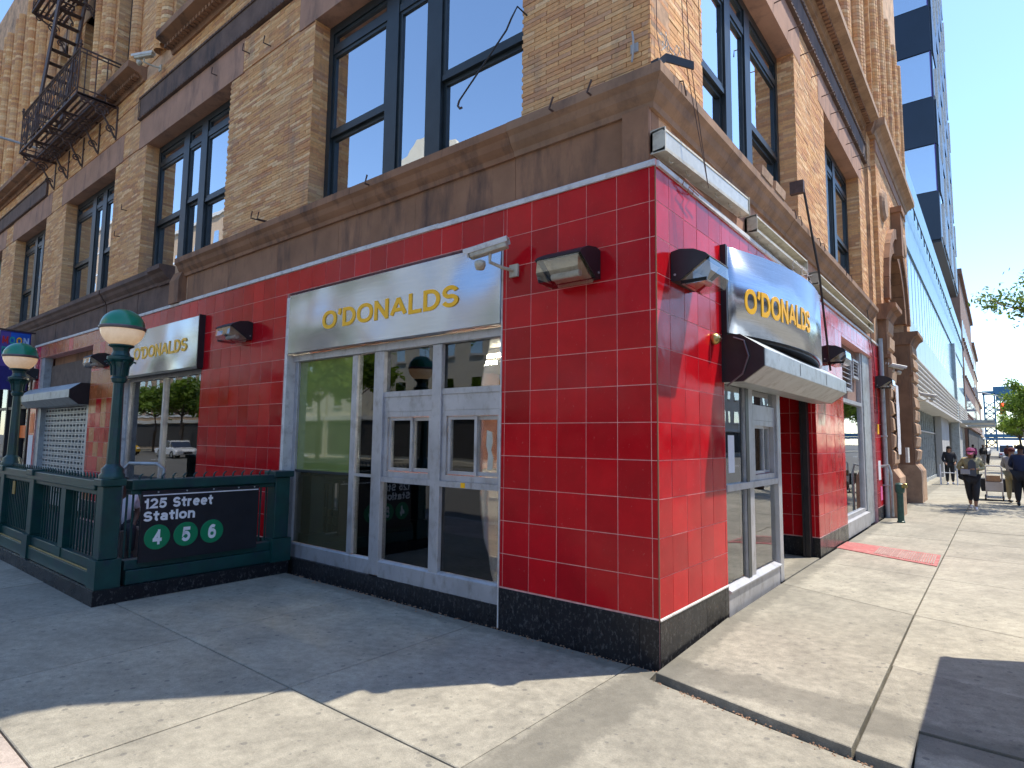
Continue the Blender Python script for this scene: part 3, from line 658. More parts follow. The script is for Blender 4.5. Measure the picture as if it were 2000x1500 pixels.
# ---- windows
def bars(T, lst):                               # (s0,s1,z0,z1,d0,d1)
    mb = MB(T)
    for s0, s1, z0, z1, d0, d1 in lst: mb.box(s0, d0, z0, s1, d1, z1)
    return mb
def window(T, s0, s1, z0, z1, d, mull, splits, trans, name='window', fmat='frame_dark', gmat='upper_glass', jamb=.2, blind=None):
    """mull: [(a,b)] mullions; splits: meeting rail height per light or None; trans: transom height or None"""
    jb = jamb; e = .002
    f = MB(T); f.box(s0, d - .10, z0, s0 + jb * .5, d + .04, z1); f.box(s1 - jb * .5, d - .10, z0, s1, d + .04, z1); f.box(s0 + jb * .5 + e, d - .1, z1 - .12, s1 - jb * .5 - e, d + .04, z1)
    f.box(s0 + jb * .5 + e, d - .1, z0, s1 - jb * .5 - e, d + .05, z0 + .07)
    w_ = f.build(name, fmat, B)
    lights = []; c = s0 + jb * .5
    for a, b in mull:
        MB(T).box(a, d - .1, z0 + .072, b, d + .045, z1 - .122).build('mullion', fmat, w_); lights.append((c, a)); c = b
    lights.append((c, s1 - jb * .5))
    for (a, b), sp in zip(lights, splits):
        tops = [(z0 + .07, z1 - .12)]
        if trans: MB(T).box(a + e, d - .06, trans - .05, b - e, d + .035, trans + .05).build('transom', fmat, w_); tops = [(z0 + .07, trans - .05), (trans + .05, z1 - .12)]
        segs = []
        for i, (p, q) in enumerate(tops):
            if i == 0 and sp: segs += [(p, sp - .03, d - .035), (sp + .03, q, d)]; MB(T).box(a + e, d - .05, sp - .03, b - e, d + .03, sp + .03).build('meeting_rail', fmat, w_)
            else: segs.append((p, q, d))
        for p, q, dd in segs:
            sh = bars(T, [(a + e, a + .05, p + e, q - e, dd - .03, dd + .02), (b - .05, b - e, p + e, q - e, dd - .03, dd + .02), (a + .052, b - .052, p + e, p + .05, dd - .03, dd + .02), (a + .052, b - .052, q - .05, q - e, dd - .03, dd + .02)])
            sh.build('sash', fmat, w_); MB(T).box(a + .04, dd - .012, p + .04, b - .04, dd - .004, q - .04).build('pane', gmat, w_)
            if blind and random.random() < blind:
                h = random.choice([.35, .6, 1.0, 1.0]); MB(T).box(a + .05, dd - .12, q - (q - p) * h, b - .05, dd - .115, q).build('blind', 'white_trim', w_)
    return w_
D = -.34
window(FL, -5.15, -1.44, 4.80, 7.58, D, [(-3.86, -3.63), (-3.07, -2.84)], [5.95, None, 5.95], 7.2, blind=.75)
window(FL, -11.05, -7.58, 4.80, 7.58, D, [(-9.86, -9.62), (-9.12, -8.88)], [5.95, 6.1, 5.95], 7.2, blind=.4)
window(FL, -16.1, -12.72, 4.80, 7.58, D, [(-14.9, -14.65), (-14.2, -13.95)], [5.95, None, 5.95], 7.2, blind=.75)
window(FL, -20.9, -17.78, 4.80, 7.58, D, [(-19.8, -19.55), (-19.1, -18.9)], [5.95, None, 5.95], 7.2, blind=.75)
window(FL, -25.9, -22.5, 4.80, 7.58, D, [(-24.7, -24.5), (-23.9, -23.7)], [5.95, None, 5.95], 7.2)
for x0, x1, z0, z1 in L3: window(FL, x0, x1, z0, z1, D, [], [10.8], None, jamb=.14, fmat='frame_dark')
window(FR, 1.23, 4.92, 4.80, 7.585, D, [(2.60, 2.80), (3.36, 3.58)], [5.95, None, 5.95], 7.15, blind=.3)
window(FR, 6.92, 10.35, 4.80, 7.585, D, [(8.1, 8.32), (8.85, 9.07)], [5.95, None, 5.95], 7.15, blind=.3)
for y0, y1, z0, z1 in R3: window(FR, y0, y1, z0, z1, D, [], [10.8], None, jamb=.14)

# ---- main shop front (shaded side)
d = -.15; A = 'aluminium'
sf = MB(FL)
for r_ in ((-5.36, -5.28, .36, 2.78, d - .05, d + .03), (-4.09, -3.99, .36, 2.74, d - .05, d + .03), (-3.64, -3.47, .18, 2.74, d - .06, d + .05), (-2.66, -2.52, .34, 2.74, d - .06, d + .045), (-1.68, -1.605, .34, 2.74, d - .05, d + .03),
           (-5.36, -1.605, 2.742, 2.83, d - .06, d + .06)): sf.box(r_[0], r_[4], r_[2], r_[1], r_[5], r_[3])
S = sf.build('shop_front', A, B); soften(S, .004, 1)
MB(FL).box(-5.43, -.34, .0, -5.362, .004, 3.62).build('jamb', 'white_trim', S)
MB(FL).box(-1.604, -.1, .0, -1.592, .012, 3.62).build('corner_trim', 'white_trim', S)
# sill panels and plinth
MB(FL).prism([(d - .05, .17), (d + .05, .17), (d + .05, .335), (d + .02, .355), (d - .05, .36)], -3.466, -1.606).build('sill', A, S)
MB(FL).prism([(d - .05, .17), (d + .03, .17), (d + .03, .33), (d + .01, .35), (d - .05, .355)], -5.36, -3.642).build('sill', A, S)
MB(FL).box(-5.43, -.3, -.05, -1.606, d + .06, .168).build('plinth', 'black_tile', S)
# green pane with brown one under it
def fr4(T, s0, s1, z0, z1, d_, w_=.04, th=.03, name='sash', mat=A, parent=S):
    e = .001
    return bars(T, [(s0, s0 + w_, z0, z1, d_ - th, d_ + th * .6), (s1 - w_, s1, z0, z1, d_ - th, d_ + th * .6), (s0 + w_ + e, s1 - w_ - e, z0, z0 + w_, d_ - th, d_ + th * .6), (s0 + w_ + e, s1 - w_ - e, z1 - w_, z1, d_ - th, d_ + th * .6)]).build(name, mat, parent)
MB(FL).box(-5.28, d - .015, 1.30, -4.09, d - .005, 2.74).build('pane', 'green_film', S)
MB(FL).box(-5.28, d - .015, .355, -4.09, d - .005, 1.27).build('pane', 'brown_film', S)
MB(FL).box(-5.279, d - .03, 1.27, -4.091, d + .015, 1.30).build('glazing_bar', 'frame_dark', S)
MB(FL).box(-3.989, d - .015, 1.30, -3.641, d - .005, 2.74).build('pane', 'shop_glass', S); MB(FL).box(-3.989, d - .015, .355, -3.641, d - .005, 1.27).build('pane', 'shop_glass', S)
MB(FL).box(-3.988, d - .04, 1.27, -3.642, d + .02, 1.30).build('glazing_bar', A, S)
for a, b in ((-3.469, -2.661), (-2.519, -1.681)):
    MB(FL).box(a, d - .04, 2.20, b, d + .03, 2.26).build('transom', A, S)
    MB(FL).box(a, d - .015, 2.26, b, d - .005, 2.741).build('pane', 'shop_glass', S)
    MB(FL).box(a, d - .03, 2.03, b, d + .02, 2.199).build('panel', A, S)
    MB(FL).box(a, d - .05, 1.23, b, d + .04, 1.29).build('rail', A, S)
    fr4(FL, a + .001, b - .001, 1.292, 2.028, d, .06)
    mid = (a + b) / 2 + .03
    fr4(FL, a + .07, mid + .03, 1.36, 1.965, d - .02, .035); fr4(FL, mid - .02, b - .07, 1.36, 1.965, d - .045, .04)
    MB(FL).box(a + .1, d - .026, 1.39, mid, d - .020, 1.94).build('pane', 'shop_glass', S); MB(FL).box(mid, d - .052, 1.39, b - .1, d - .046, 1.94).build('pane', 'shop_glass', S)
    MB(FL).box(a, d - .015, .36, b, d - .005, 1.229).build('pane', 'shop_glass', S)
    MB(FL).box(a + (b - a) * .42, d - .30, .36, a + (b - a) * .42 + .035, d - .26, 1.2).build('inner_bar', A, S)
# taped notices and scraps
MB(FL).prism([(-1.93, 1.42), (-1.86, 1.43), (-1.85, 1.55), (-1.88, 1.62), (-1.86, 1.70), (-1.87, 1.80), (-1.94, 1.82), (-1.945, 1.66), (-1.92, 1.58)], d - .044, d - .042, 'd').build('torn_notice', 'lens_milky', S)
MB(FL).box(-2.21, d + .041, 1.235, -2.15, d + .044, 1.285).build('sticker', 'yellow_paint', S)
# inner lobby door frames with push bars, seen through the glass
for x0, x1, y in ((-3.3, -2.5, 1.5), (-2.4, -1.6, 1.3), (-1.55, -.75, 1.1)):
    f = bars(ID, [(x0, x0 + .06, .12, 2.2, 0, 0)][:0]); 
    g = MB(); g.box(x0, y, .1, x0 + .06, y + .05, 2.2); g.box(x1 - .06, y, .1, x1, y + .05, 2.2); g.box(x0 + .061, y, 2.12, x1 - .061, y + .05, 2.2); g.box(x0 + .061, y, .1, x1 - .061, y + .05, .26); g.box(x0 + .061, y - .04, .95, x1 - .061, y - .01, 1.0)
    g.build('lobby_frame', A, S)
# shop interior
inn = MB(); inn.box(-17.3, 7.5, 0, -.42, 7.6, 3.9); inn.box(-17.3, .42, 3.08, -.45, 7.5, 3.2); MB().box(-17.3, .36, .0, -.45, 7.5, .09).build('shop_floor', 'shop_floor', B); inn.box(-11.6, .45, .09, -11.5, 7.5, 3.85); inn.box(-1.35, 3.3, .09, -.42, 3.38, 3.85)
inn.box(-1.35, 5.45, .09, -.42, 5.5, 3.85); inn.box(-1.42, 3.3, .09, -1.36, 5.5, 3.85); inn.box(-1.35, 3.39, 2.62, -.1, 5.44, 2.7)
inn.build('interior_walls', 'interior', B)
MB().box(-8.5, 4.6, .09, -2.2, 5.2, 1.15).build('counter', 'grey_wall', B)
for k in range(5): MB().box(-8.2 + k * 1.25, 7.4, 2.0, -7.1 + k * 1.25, 7.49, 2.75).build('menu_board', random.choice(['bright_red', 'yellow_edge', 'cream_wall', 'wood_panel']), B)
MB().box(-6.0, .43, .09, -5.9, 7.4, 3.07).build('partition', 'red_wall', B)
for (x, y) in ((-4.8, 3.0), (-3.4, 2.4), (-8.6, 3.2), (-10.2, 2.6), (-6.5, 4.5), (-2.2, 4.8)):
    MB().box(x - .6, y - .05, 3.0, x + .6, y + .05, 3.075).build('light_tray', 'white_trim', B); MB().box(x - .58, y - .03, 2.95, x + .58, y + .03, 2.999).build('strip_light', 'tube_light', B)
# ---- second shop window, with a roller shutter bay beyond
w2 = MB(FL); d = -.15
for r_ in ((-11.26, -11.18, .35, 2.82), (-7.98, -7.905, .35, 2.82), (-9.62, -9.56, .4, 2.76), (-11.18, -7.98, 2.76, 2.84), (-11.18, -7.98, .33, .40)): w2.box(r_[0], d - .05, r_[2], r_[1], d + .04, r_[3])
W2 = w2.build('shop_window', A, B); MB(FL).box(-11.18, d - .015, .40, -7.98, d - .005, 2.76).build('pane', 'shop_glass', W2)
MB(FL).box(-11.26, -.3, -.05, -7.905, d + .02, .328).build('plinth', 'black_tile', W2); MB(FL).box(-11.299, -.35, -.05, -11.262, .004, 3.69).build('jamb', 'white_trim', W2)
MB(FL).box(-11.26, -.3, 2.842, -7.905, -.12, 3.69).build('sign_backing', 'frame_dark', W2)
pass
sb = MB(FL); sb.box(-13.33, -.2, .0, -13.105, -.03, 2.5); sb.build('jamb', 'galvanised', B); MB(FL).box(-16.99, -.2, 0, -16.7, -.03, 3.66).build('jamb', 'galvanised', B)
MB(FL).box(-16.69, -.25, 2.8, -13.12, -.18, 3.45).build('fascia_board', 'wood_panel', B); MB(FL).box(-16.69, -.3, 3.45, -13.12, -.24, 3.66).build('fascia_board', 'brownstone', B)
# ---- doorway bay on the sunlit side
d = -.05
db = MB(FR)
for r_ in ((1.505, 1.56, .24, 2.4, d - .04, d + .03), (2.20, 2.46, .30, 2.4, d - .05, d + .02), (3.30, 3.44, .09, 2.4, d - .06, d + .045), (2.461, 3.299, 2.33, 2.40, d - .04, d + .03), (1.561, 2.199, 2.33, 2.4, d - .04, d + .03)): db.box(r_[0], r_[4], r_[2], r_[1], r_[5], r_[3])
DB = db.build('door_bay', 'aluminium', B); soften(DB, .004, 1)
MB(FR).box(2.20, d + .021, .3, 2.30, d + .026, 2.33).build('dark_strip', 'frame_dark', DB)  # flat dark strip along the near side of the post
MB(FR).prism([(d - .06, .04), (d + .035, .04), (d + .035, .27), (d + .06, .285), (d + .06, .30), (d - .06, .36)], 1.561, 3.299).build('sill', 'aluminium', DB)
MB(FR).box(1.56, d - .05, 1.245, 3.30, d + .04, 1.31).build('rail', 'aluminium', DB)
for a, b, z0, z1 in ((1.56, 2.2, .36, 1.245), (1.56, 2.2, 1.31, 2.33), (2.46, 3.3, .36, 1.245), (2.46, 3.3, 2.15, 2.33)): MB(FR).box(a, d - .015, z0, b, d - .005, z1).build('pane', 'glass', DB)
MB(FR).box(2.461, d - .03, 1.98, 3.299, d + .02, 2.149).build('panel', 'aluminium', DB)
fr4(FR, 2.462, 3.298, 1.312, 1.978, d, .06, parent=DB); fr4(FR, 2.54, 2.92, 1.38, 1.92, d - .02, .03, parent=DB); fr4(FR, 2.86, 3.22, 1.38, 1.92, d - .045, .03, parent=DB)
MB(FR).box(2.57, d - .026, 1.4, 2.89, d - .02, 1.9).build('pane', 'glass', DB); MB(FR).box(2.89, d - .052, 1.4, 3.19, d - .046, 1.9).build('pane', 'glass', DB)
MB(FR).box(1.72, d - .003, 1.42, 1.90, d - .001, 1.80).build('notice', 'poster_white', DB)
MB(FR).box(1.502, -.2, .09, 3.44, -.11, .11).build('threshold', 'interior_dark', DB)
gr = MB(FR); gr.box(5.16, -.17, .1, 5.295, -.10, 2.4); gr.box(5.13, -.19, .1, 5.155, -.165, 2.4); gr.build('shutter_rail', 'black_metal', B)
MB(FR).box(1.5, -.4, 2.42, 5.3, -.06, 3.69).build('lintel_panel', 'frame_dark', B)
# ---- window bay with vents on the sunlit side
d = -.12; vb = MB(FR)
for r_ in ((7.40, 7.47, .40, 2.55), (9.70, 9.82, .40, 3.6), (7.47, 9.70, 2.49, 2.56), (7.47, 9.70, .38, .45)): vb.box(r_[0], d - .04, r_[2], r_[1], d + .04, r_[3])
VB = vb.build('vent_window', 'aluminium', B); MB(FR).box(7.47, d - .015, .45, 9.70, d - .005, 2.49).build('pane', 'glass', VB)
MB(FR).box(9.84, -.35, .09, 10.7, -.06, 3.62).build('jamb', 'galvanised', VB); MB(FR).prism([(-.25, .1), (-.02, .1), (-.02, .36), (-.10, .379), (-.25, .38)], 7.4, 9.83).build('sill', 'aluminium', VB)
MB(FR).box(7.40, -.2, 2.56, 9.70, -.16, 3.62).build('vent_board', 'brown_wall', VB)
for s0, s1, z0, z1, n in ((7.75, 8.75, 2.72, 3.40, 7), (8.95, 9.55, 3.02, 3.40, 5)):
    bars(FR, [(s0, s0 + .04, z0, z1, -.16, -.08), (s1 - .04, s1, z0, z1, -.16, -.08), (s0 + .041, s1 - .041, z0, z0 + .04, -.16, -.08), (s0 + .041, s1 - .041, z1 - .04, z1, -.16, -.08)]).build('vent_frame', 'aluminium', VB)
    for k in range(n):
        z = z0 + .06 + (z1 - z0 - .12) * k / (n - 1); MB(FR).prism([(-.155, z + .03), (-.09, z - .02), (-.087, z - .01), (-.15, z + .04)], s0 + .042, s1 - .042).build('louvre_blade', 'aluminium', VB)
# ---- stone portal beyond the red front
Z = 'brownstone'; P_ = B
pw = MB(FR)
for a in rects(11.75, 17.7, 4.9, HL, [(12.7, 16.2, 4.9, 6.9)]): pw.box(a[0], -.4, a[2], a[1], .078, a[3])
pw.build('wall', 'mortar', B)
def brk2(T, s0, s1, z0, z1, d, hole=None):
    mb = MB(T); k = int(z0 / .0435)
    while k * .0435 < z1:
        a = k * .0435; ph = (k % 2) * .14; s = s0 + ph - .28
        while s < s1:
            p, q = max(s0, s), min(s1, s + .279); s += .285
            if q - p < .03: continue
            if hole and hole((p + q) / 2, a + .02): continue
            mb.tone = random.random() * .99 + .005; mb.box(p, d - .02, a, q, d + random.uniform(-.002, .002), a + .038)
        k += 1
    o = mb.build('brickwork', 'brick', B); o['kind'] = 'stuff'
cy, cz = 14.45, 5.2
hole = lambda s, z: (math.hypot(s - cy, z - cz) < 2.15 and z > cz - .1) or (abs(s - cy) < 1.9 and z < cz)
brk2(FR, 11.75, 17.7, 4.95, 8.7, .10, hole); brk2(FR, 11.75, 17.7, 9.3, 13.5, .10)
TP = (lambda s, d, z: (s, 11.75 - d, z), True); brk2(TP, -.06, .10, 4.95, 13.5, .004)
MB().box(-.4, 11.25, 4.0, .0, 11.749, HL).build('wall', 'mortar', B); brk2((lambda s, d, z: (d, s, z), True), 11.25, 11.745, 4.82, 13.5, .008)
# spandrel wall with the arch cut out
def arch_ring(r0, r1, d0, d1, name, mat, n=13, a0=0, a1=math.pi):
    for k in range(n):
        b0 = a0 + (a1 - a0) * k / n + .004; b1 = a0 + (a1 - a0) * (k + 1) / n - .004
        pf = [(cy + r0 * math.cos(b0), cz + r0 * math.sin(b0)), (cy + r1 * math.cos(b0), cz + r1 * math.sin(b0)), (cy + r1 * math.cos(b1), cz + r1 * math.sin(b1)), (cy + r0 * math.cos(b1), cz + r0 * math.sin(b1))]
        MB(FR).prism(pf, d0, d1, 'd').build(name, mat, B)
arch_ring(1.62, 1.98, -1.2, .15, 'arch_stone', Z); arch_ring(1.985, 2.25, .0, .22, 'arch_stone', Z)
MB(FR).prism([(cy - .16, 6.75), (cy + .16, 6.75), (cy + .28, 7.9), (cy - .28, 7.9)], .10, .32, 'd').build('keystone', Z, B)
MB(FR).prism([(cy - .34, 7.9), (cy + .34, 7.9), (cy + .34, 8.05), (cy - .34, 8.05)], .10, .36, 'd').build('keystone', Z, B)
for sy in (12.55, 16.5): 
    o = MB(FR).lathe([(.0, .10), (.30, .10), (.38, .05), (.40, 0)], (sy, .1, 7.6), 20, 'y').build('medallion', 'tan_stone', B)
# piers, capitals and bases
def pier(y0, y1, d0, d1, zt, zcap):
    MB(FR).box(y0, d0, .05, y1, d1, zt).build('pier', Z, B)
    for k, z in enumerate([1.25 + .38 * j for j in range(int((zt - 1.3) / .38))]):
        MB(FR).prism([(d1, z), (d1 + .03 + random.uniform(0, .05), z + .05), (d1 + .02 + random.uniform(.02, .06), z + .30), (d1, z + .36)], y0 + .02, y1 - .05).build('rock_faced_block', 'tan_stone', B)
    MB(FR).prism([(d0, .03), (d1 + .14, .03), (d1 + .14, .98), (d1 + .02, 1.16), (d0, 1.16)], y0 - .10, y1 + .06).build('base_block', 'tan_stone', B)
    MB(FR).prism([(d0, zcap), (d1 + .02, zcap), (d1 + .05, zcap + .08), (d1 + .12, zcap + .2), (d1 + .22, zcap + .26), (d1 + .22, zcap + .36), (d0, zcap + .36)], y0 - .12, y1 + .14).build('capital', Z, B)
    MB(FR).prism([(d0, zcap - .9), (d1 + .06, zcap - .9), (d1 + .06, zcap - .82), (d0, zcap - .80)], y0 - .05, y1 + .05).build('collar', Z, B)
pier(11.78, 12.7, -.4, .17, 4.9, 4.62); pier(16.28, 17.6, -.6, .20, 4.9, 4.62)
MB(FR).box(12.75, -1.35, .05, 16.2, -1.25, 8.0).build('recess_wall', Z, B); MB(FR).box(12.71, -1.25, .05, 12.8, .1, 5.17).build('recess_jamb', Z, B); MB(FR).box(16.205, -1.25, .05, 16.27, .16, 5.17).build('recess_jamb', Z, B)
MB(FR).prism([(.0, 9.0), (.14, 9.0), (.17, 9.08), (.24, 9.14), (.36, 9.20), (.36, 9.36), (.0, 9.40)], 11.5, 17.9).build('portal_cornice', 'tan_stone', B)
MB(FR).prism([(-.1, 9.0), (.10, 9.0), (.14, 9.08), (.22, 9.36), (-.1, 9.40)], 11.26, 11.498).build('portal_cornice', 'brownstone', B)
MB(FR).box(11.75, .081, 8.70, 17.7, .12, 8.99).build('frieze_block', 'pinkstone', B)
for y in (12.0, 12.35, 13.2, 13.55, 14.6, 14.95, 16.0, 16.35, 17.3): shaft(FR, y, .10, 9.4, 13.6, .12)

# ================================================================== things on the building
# ---- steel name boards
S1 = thing('steel_sign', 'widest brushed steel board with raised yellow letters, above the glass shop front', 'sign', (-3.39, -.02, 2.8))
o = MB(FL).box(-5.34, -.10, 2.84, -1.612, .02, 3.635).build('board', 'brushed_steel', S1); soften(o, .004, 1)
place_text('lettering', "O\u2019DONALDS", 'yellow_paint', S1, lambda s, h, z: (s, -.021 - h, z), -4.55, -2.17, 3.085, 3.315, extrude=.006, wt=.185)
S2 = thing('steel_sign', 'brushed steel board with yellow letters half hidden by the nearer globe lamp', 'sign', (-9.4, -.1, 2.8))
o = MB(FL).box(-11.25, .0, 2.84, -7.87, .09, 3.66).build('board', 'brushed_steel', S2); MB(FL).box(-7.869, .0, 2.82, -7.845, .10, 3.68).build('edge', 'black_metal', S2); MB(FL).box(-11.25, .0, 2.80, -7.87, .085, 2.838).build('edge', 'black_metal', S2)
place_text('lettering', "O\u2019DONALDS", 'yellow_paint', S2, lambda s, h, z: (s, -.091 - h, z), -10.5, -8.27, 3.12, 3.345, extrude=.006, wt=.185)
S3 = thing('curved_steel_sign', 'bowed brushed steel board with yellow letters above the roller shutter box on the sunlit side', 'sign', (0, 3.3, 2.8))
def cd(s): u = (s - 1.5) / 3.6; return .06 + .06 * u + 1.16 * u * (1 - u)
mb = MB(FR); n = 28; vs = []
for k in range(n + 1):
    s = 1.5 + 3.6 * k / n
    for dd in (0, -.03):
        for z in (2.80, 3.67): vs.append((s, cd(s) + dd, z))
fs = []
for k in range(n):
    a = k * 4; b = a + 4
    fs += [(a, b, b + 1, a + 1), (a + 2, a + 3, b + 3, b + 2), (a + 1, b + 1, b + 3, a + 3), (a, a + 2, b + 2, b)]
fs += [(0, 1, 3, 2), (n * 4, n * 4 + 2, n * 4 + 3, n * 4 + 1)]
mb.add(vs, fs); mb.smooth = False; o = mb.build('board', 'brushed_steel', S3)
for p in o.data.polygons: p.use_smooth = abs(p.normal.z) < .5
pf = [(1.46, -.05)] + [(1.46, .05)] + [(1.5 + 3.6 * k / 20, cd(1.5 + 3.6 * k / 20) - .04) for k in range(21)] + [(5.1, -.05)]
MB(FR).prism(pf, 2.77, 2.80, 'z').build('base_plate', 'black_metal', S3); MB(FR).prism(pf, 3.67, 3.69, 'z').build('top_plate', 'galvanised', S3)
MB(FR).box(1.45, -.02, 2.80, 1.498, .055, 3.685).build('end_panel', 'black_metal', S3)
place_text('lettering', "O\u2019DONALDS", 'yellow_paint', S3, lambda s, h, z: (cd(s) + .001 + h, s, z), 1.74, 3.36, 3.03, 3.29, extrude=.006, wt=.185)
# ---- roller shutter boxes
def shutter_box(T, s0, s1, zt, name_label, dd, dark=0, cable=False):
    r = thing('shutter_box', name_label, 'roller shutter', T[0]((s0 + s1) / 2, 0, zt - .4))
    pf = [(-.04, zt), (dd * .45, zt), (dd, zt - .15), (dd, zt - .32), (dd * .5, zt - .46), (-.04, zt - .46)]
    o = MB(T).prism(pf, s0, s1).build('housing', 'galvanised', r); soften(o, .006, 2)
    g = 1 if dark else -1
    for s, e in ((s0, -1), (s1, 1)):
        MB(T).prism([(a * 1.0, b) for a, b in pf], s + e * .002, s + e * .03).build('end_cap', 'black_metal', r)
    for k in range(1, 3): MB(T).box(s0 + (s1 - s0) * k / 3, dd + .0005, zt - .30, s0 + (s1 - s0) * k / 3 + .006, dd + .003, zt - .17).build('seam', 'black_metal', r)
    return r
r = shutter_box(FR, 1.47, 5.36, 2.77, 'long grey roller shutter box over the sunlit doorway, under the bowed sign', .40)
MB(FR).tube([(1.43, .12, 2.74), (1.425, .22, 2.70), (1.43, .26, 2.55), (1.43, .20, 2.38), (1.43, .05, 2.27)], .009, 6).build('cable', 'lamp_band', r)
r = shutter_box(FL, -17.0, -13.15, 2.83, 'grey roller shutter box above the closed perforated shutter on the shaded side', .36)
cu_ = MB(FL); z = .05
RS = thing('perforated_shutter', 'closed grey roller shutter pierced with rows of small slots, behind the green railing', 'roller shutter', (-15, .1, 0))
nb = 19
for k in range(nb):
    z0 = .06 + k * (2.3 / nb); z1 = z0 + 2.3 / nb - .006; mb = MB(FL); zz = (z0 + z1) / 2
    n = 14; L = (-13.34 + 16.69) / n
    mb.box(-16.69, -.16, z0, -13.34, -.13, zz - .026); mb.box(-16.69, -.16, zz + .026, -13.34, -.13, z1)
    if k > 1:
        for j in range(n + 1): mb.box(-16.69 + j * L - .04, -.158, zz - .0259, -16.69 + j * L + .04 if j < n else -13.341, -.131, zz + .0259)
    else: mb.box(-16.69, -.159, zz - .0259, -13.34, -.13, zz + .0259)
    mb.build('slat', 'galvanised', RS)
MB(FL).box(-16.68, -.26, .05, -13.345, -.24, 2.36).build('backing', 'black_metal', RS)  # black sheet added; its colour stands for the unlit room behind the slots
MB(FL).box(-16.69, -.17, 2.37, -13.34, -.12, 2.40).build('lintel_bar', 'galvanised', RS)
# stuck-up notices on the far jamb
tag(MB(FL).box(-17.42, .003, 1.75, -17.08, .006, 2.25).build('notice', 'orange', None), 'faded orange notice on the far red jamb beside the closed shutter', 'notice')
tag(MB(FL).box(-17.46, .003, .75, -17.06, .006, 1.70).build('poster', 'poster_white', None), 'tall pale poster on the far red jamb beside the closed shutter', 'poster')
# ---- wall lamps
def wall_lamp(T, s, z, label, W=.46, tilt=0.0):
    r = thing('wall_lamp', label, 'wall lamp', T[0](s, 0, z), group='wall lamps along the red front')
    h = [(.004, .0), (.004, .25), (.08, .265), (.20, .245), (.30, .195), (.33, .165), (.07, -.005)]
    mb = MB(T)
    for a, b in ((s - W / 2, s - W / 2 + .012), (s + W / 2 - .012, s + W / 2)): mb.prism([(d, z + q) for d, q in h], a, b)
    top = [(.004, .238), (.004, .25), (.08, .265), (.20, .245), (.30, .195), (.33, .165), (.32, .155), (.29, .183), (.195, .232), (.08, .252)]
    mb.prism([(d, z + q) for d, q in top], s - W / 2 + .0121, s + W / 2 - .0121); mb.box(s - W / 2 + .0121, .003, z, s + W / 2 - .0121, .02, z + .237)
    mb.box(s - W / 2 + .0121, .021, z, s + W / 2 - .0121, .07, z + .012)
    mb.build('housing', 'black_metal', r)
    MB(T).prism([(.03, z + .02), (.06, z + .0), (.12, z + .03), (.27, z + .165), (.03, z + .225)], s - W / 2 + .05, s + W / 2 - .05).build('reflector', 'beige_paint', r); MB(T).tube([(s - .14, .19, z + .03), (s + .14, .19, z + .03)], .03, 10).build('bulb', 'white_trim', r); MB(T).box(s - W / 2 + .02, .08, z - .03, s - W / 2 + .024, .30, z + .0).build('gasket', 'black_metal', r)
    ln = [(.075, -.008), (.325, .158), (.335, .05), (.30, -.03), (.10, -.045)]
    mb = MB(T); a, b = s - W / 2 + .02, s + W / 2 - .02; n = len(ln)
    vs = [(a, d, z + q) for d, q in ln] + [(b, d, z + q) for d, q in ln]
    mb.add(vs, [tuple(range(n)), tuple(reversed(range(n, 2 * n)))] + [((i + 1) % n, i, n + i, n + (i + 1) % n) for i in range(1, n)]); mb.build('lens', 'lens_glass', r)
    for k in (-1, 1): MB(T).tube([(s + k * (W / 2 + .001), .04, z + .05), (s + k * (W / 2 + .006), .04, z + .05)], .010, 8).build('screw', 'galvanised', r)
    return r
wall_lamp(FL, -.74, 3.10, 'black wedge wall lamp with yellowed glass, right of the white camera'); wall_lamp(FL, -6.55, 3.13, 'dark wedge wall lamp on red tiles between the two flat steel signs'); wall_lamp(FL, -12.3, 3.13, 'wedge wall lamp on orange tiles just left of the nearer globe lamp'); wall_lamp(FL, -17.25, 3.13, 'far wedge wall lamp beside the blue hanging sign')
wall_lamp(FR, .50, 3.06, 'black wedge wall lamp next to the corner, left of the bowed sign'); wall_lamp(FR, 6.05, 2.98, 'wedge wall lamp between the bowed sign and the vents'); wall_lamp(FR, 11.25, 2.98, 'wedge wall lamp under the far white camera')
# ---- security cameras
def camera_box(T, s, d, z, label, dirv, group=None, bracket=True):
    r = thing('security_camera', label, 'security camera', T[0](s, d, z), group=group)
    f = T[0]; dv = Vector(f(*dirv)) ; dv.normalize(); base = Vector(f(s, d, z)); side = dv.cross(Vector((0, 0, 1))).normalized(); up = side.cross(dv)
    Tm = (lambda a, b, c: tuple(base + dv * a + side * b + up * c), False)
    o = MB(Tm).box(-.20, -.045, -.045, .17, .045, .04).build('body', 'beige_paint', r); soften(o, .01, 2)
    MB(Tm).prism([(-.052, .0), (-.056, .044), (-.04, .056), (.04, .056), (.056, .044), (.052, .0), (.048, .0), (.048, .042), (-.048, .042), (-.048, .0)], -.22, .22).build('sunshield', 'white_trim', r)
    MB(Tm).box(.171, -.036, -.036, .178, .036, .032).build('lens_window', 'black_metal', r)
    if bracket:
        a = base - up * .05 - dv * .02; wl = Vector(f(s + .13, 0.03, z - .17))
        MB().tube([a, a - Vector((0, 0, .08)), (a + wl) / 2 - Vector((0, 0, .05)), wl], .016, 8).build('arm', 'beige_paint', r)
        q = f(s + .13, .0, z - .17); e = Vector((.05, .012, .06)) if T is FL else Vector((.012, .05, .06)); c = Vector(f(s + .13, .013, z - .17))
        MB().box(c.x - e.x, c.y - e.y, c.z - e.z, c.x + e.x, c.y + e.y, c.z + e.z).build('wall_plate', 'beige_paint', r)
        MB().lathe([(0, -.065), (.04, -.055), (.055, -.01), (.05, .02), (.02, .035), (0, .04)], a + dv * .10 - Vector((0, 0, .065)), 14).build('dome', 'beige_paint', r, smooth=True)
    return r
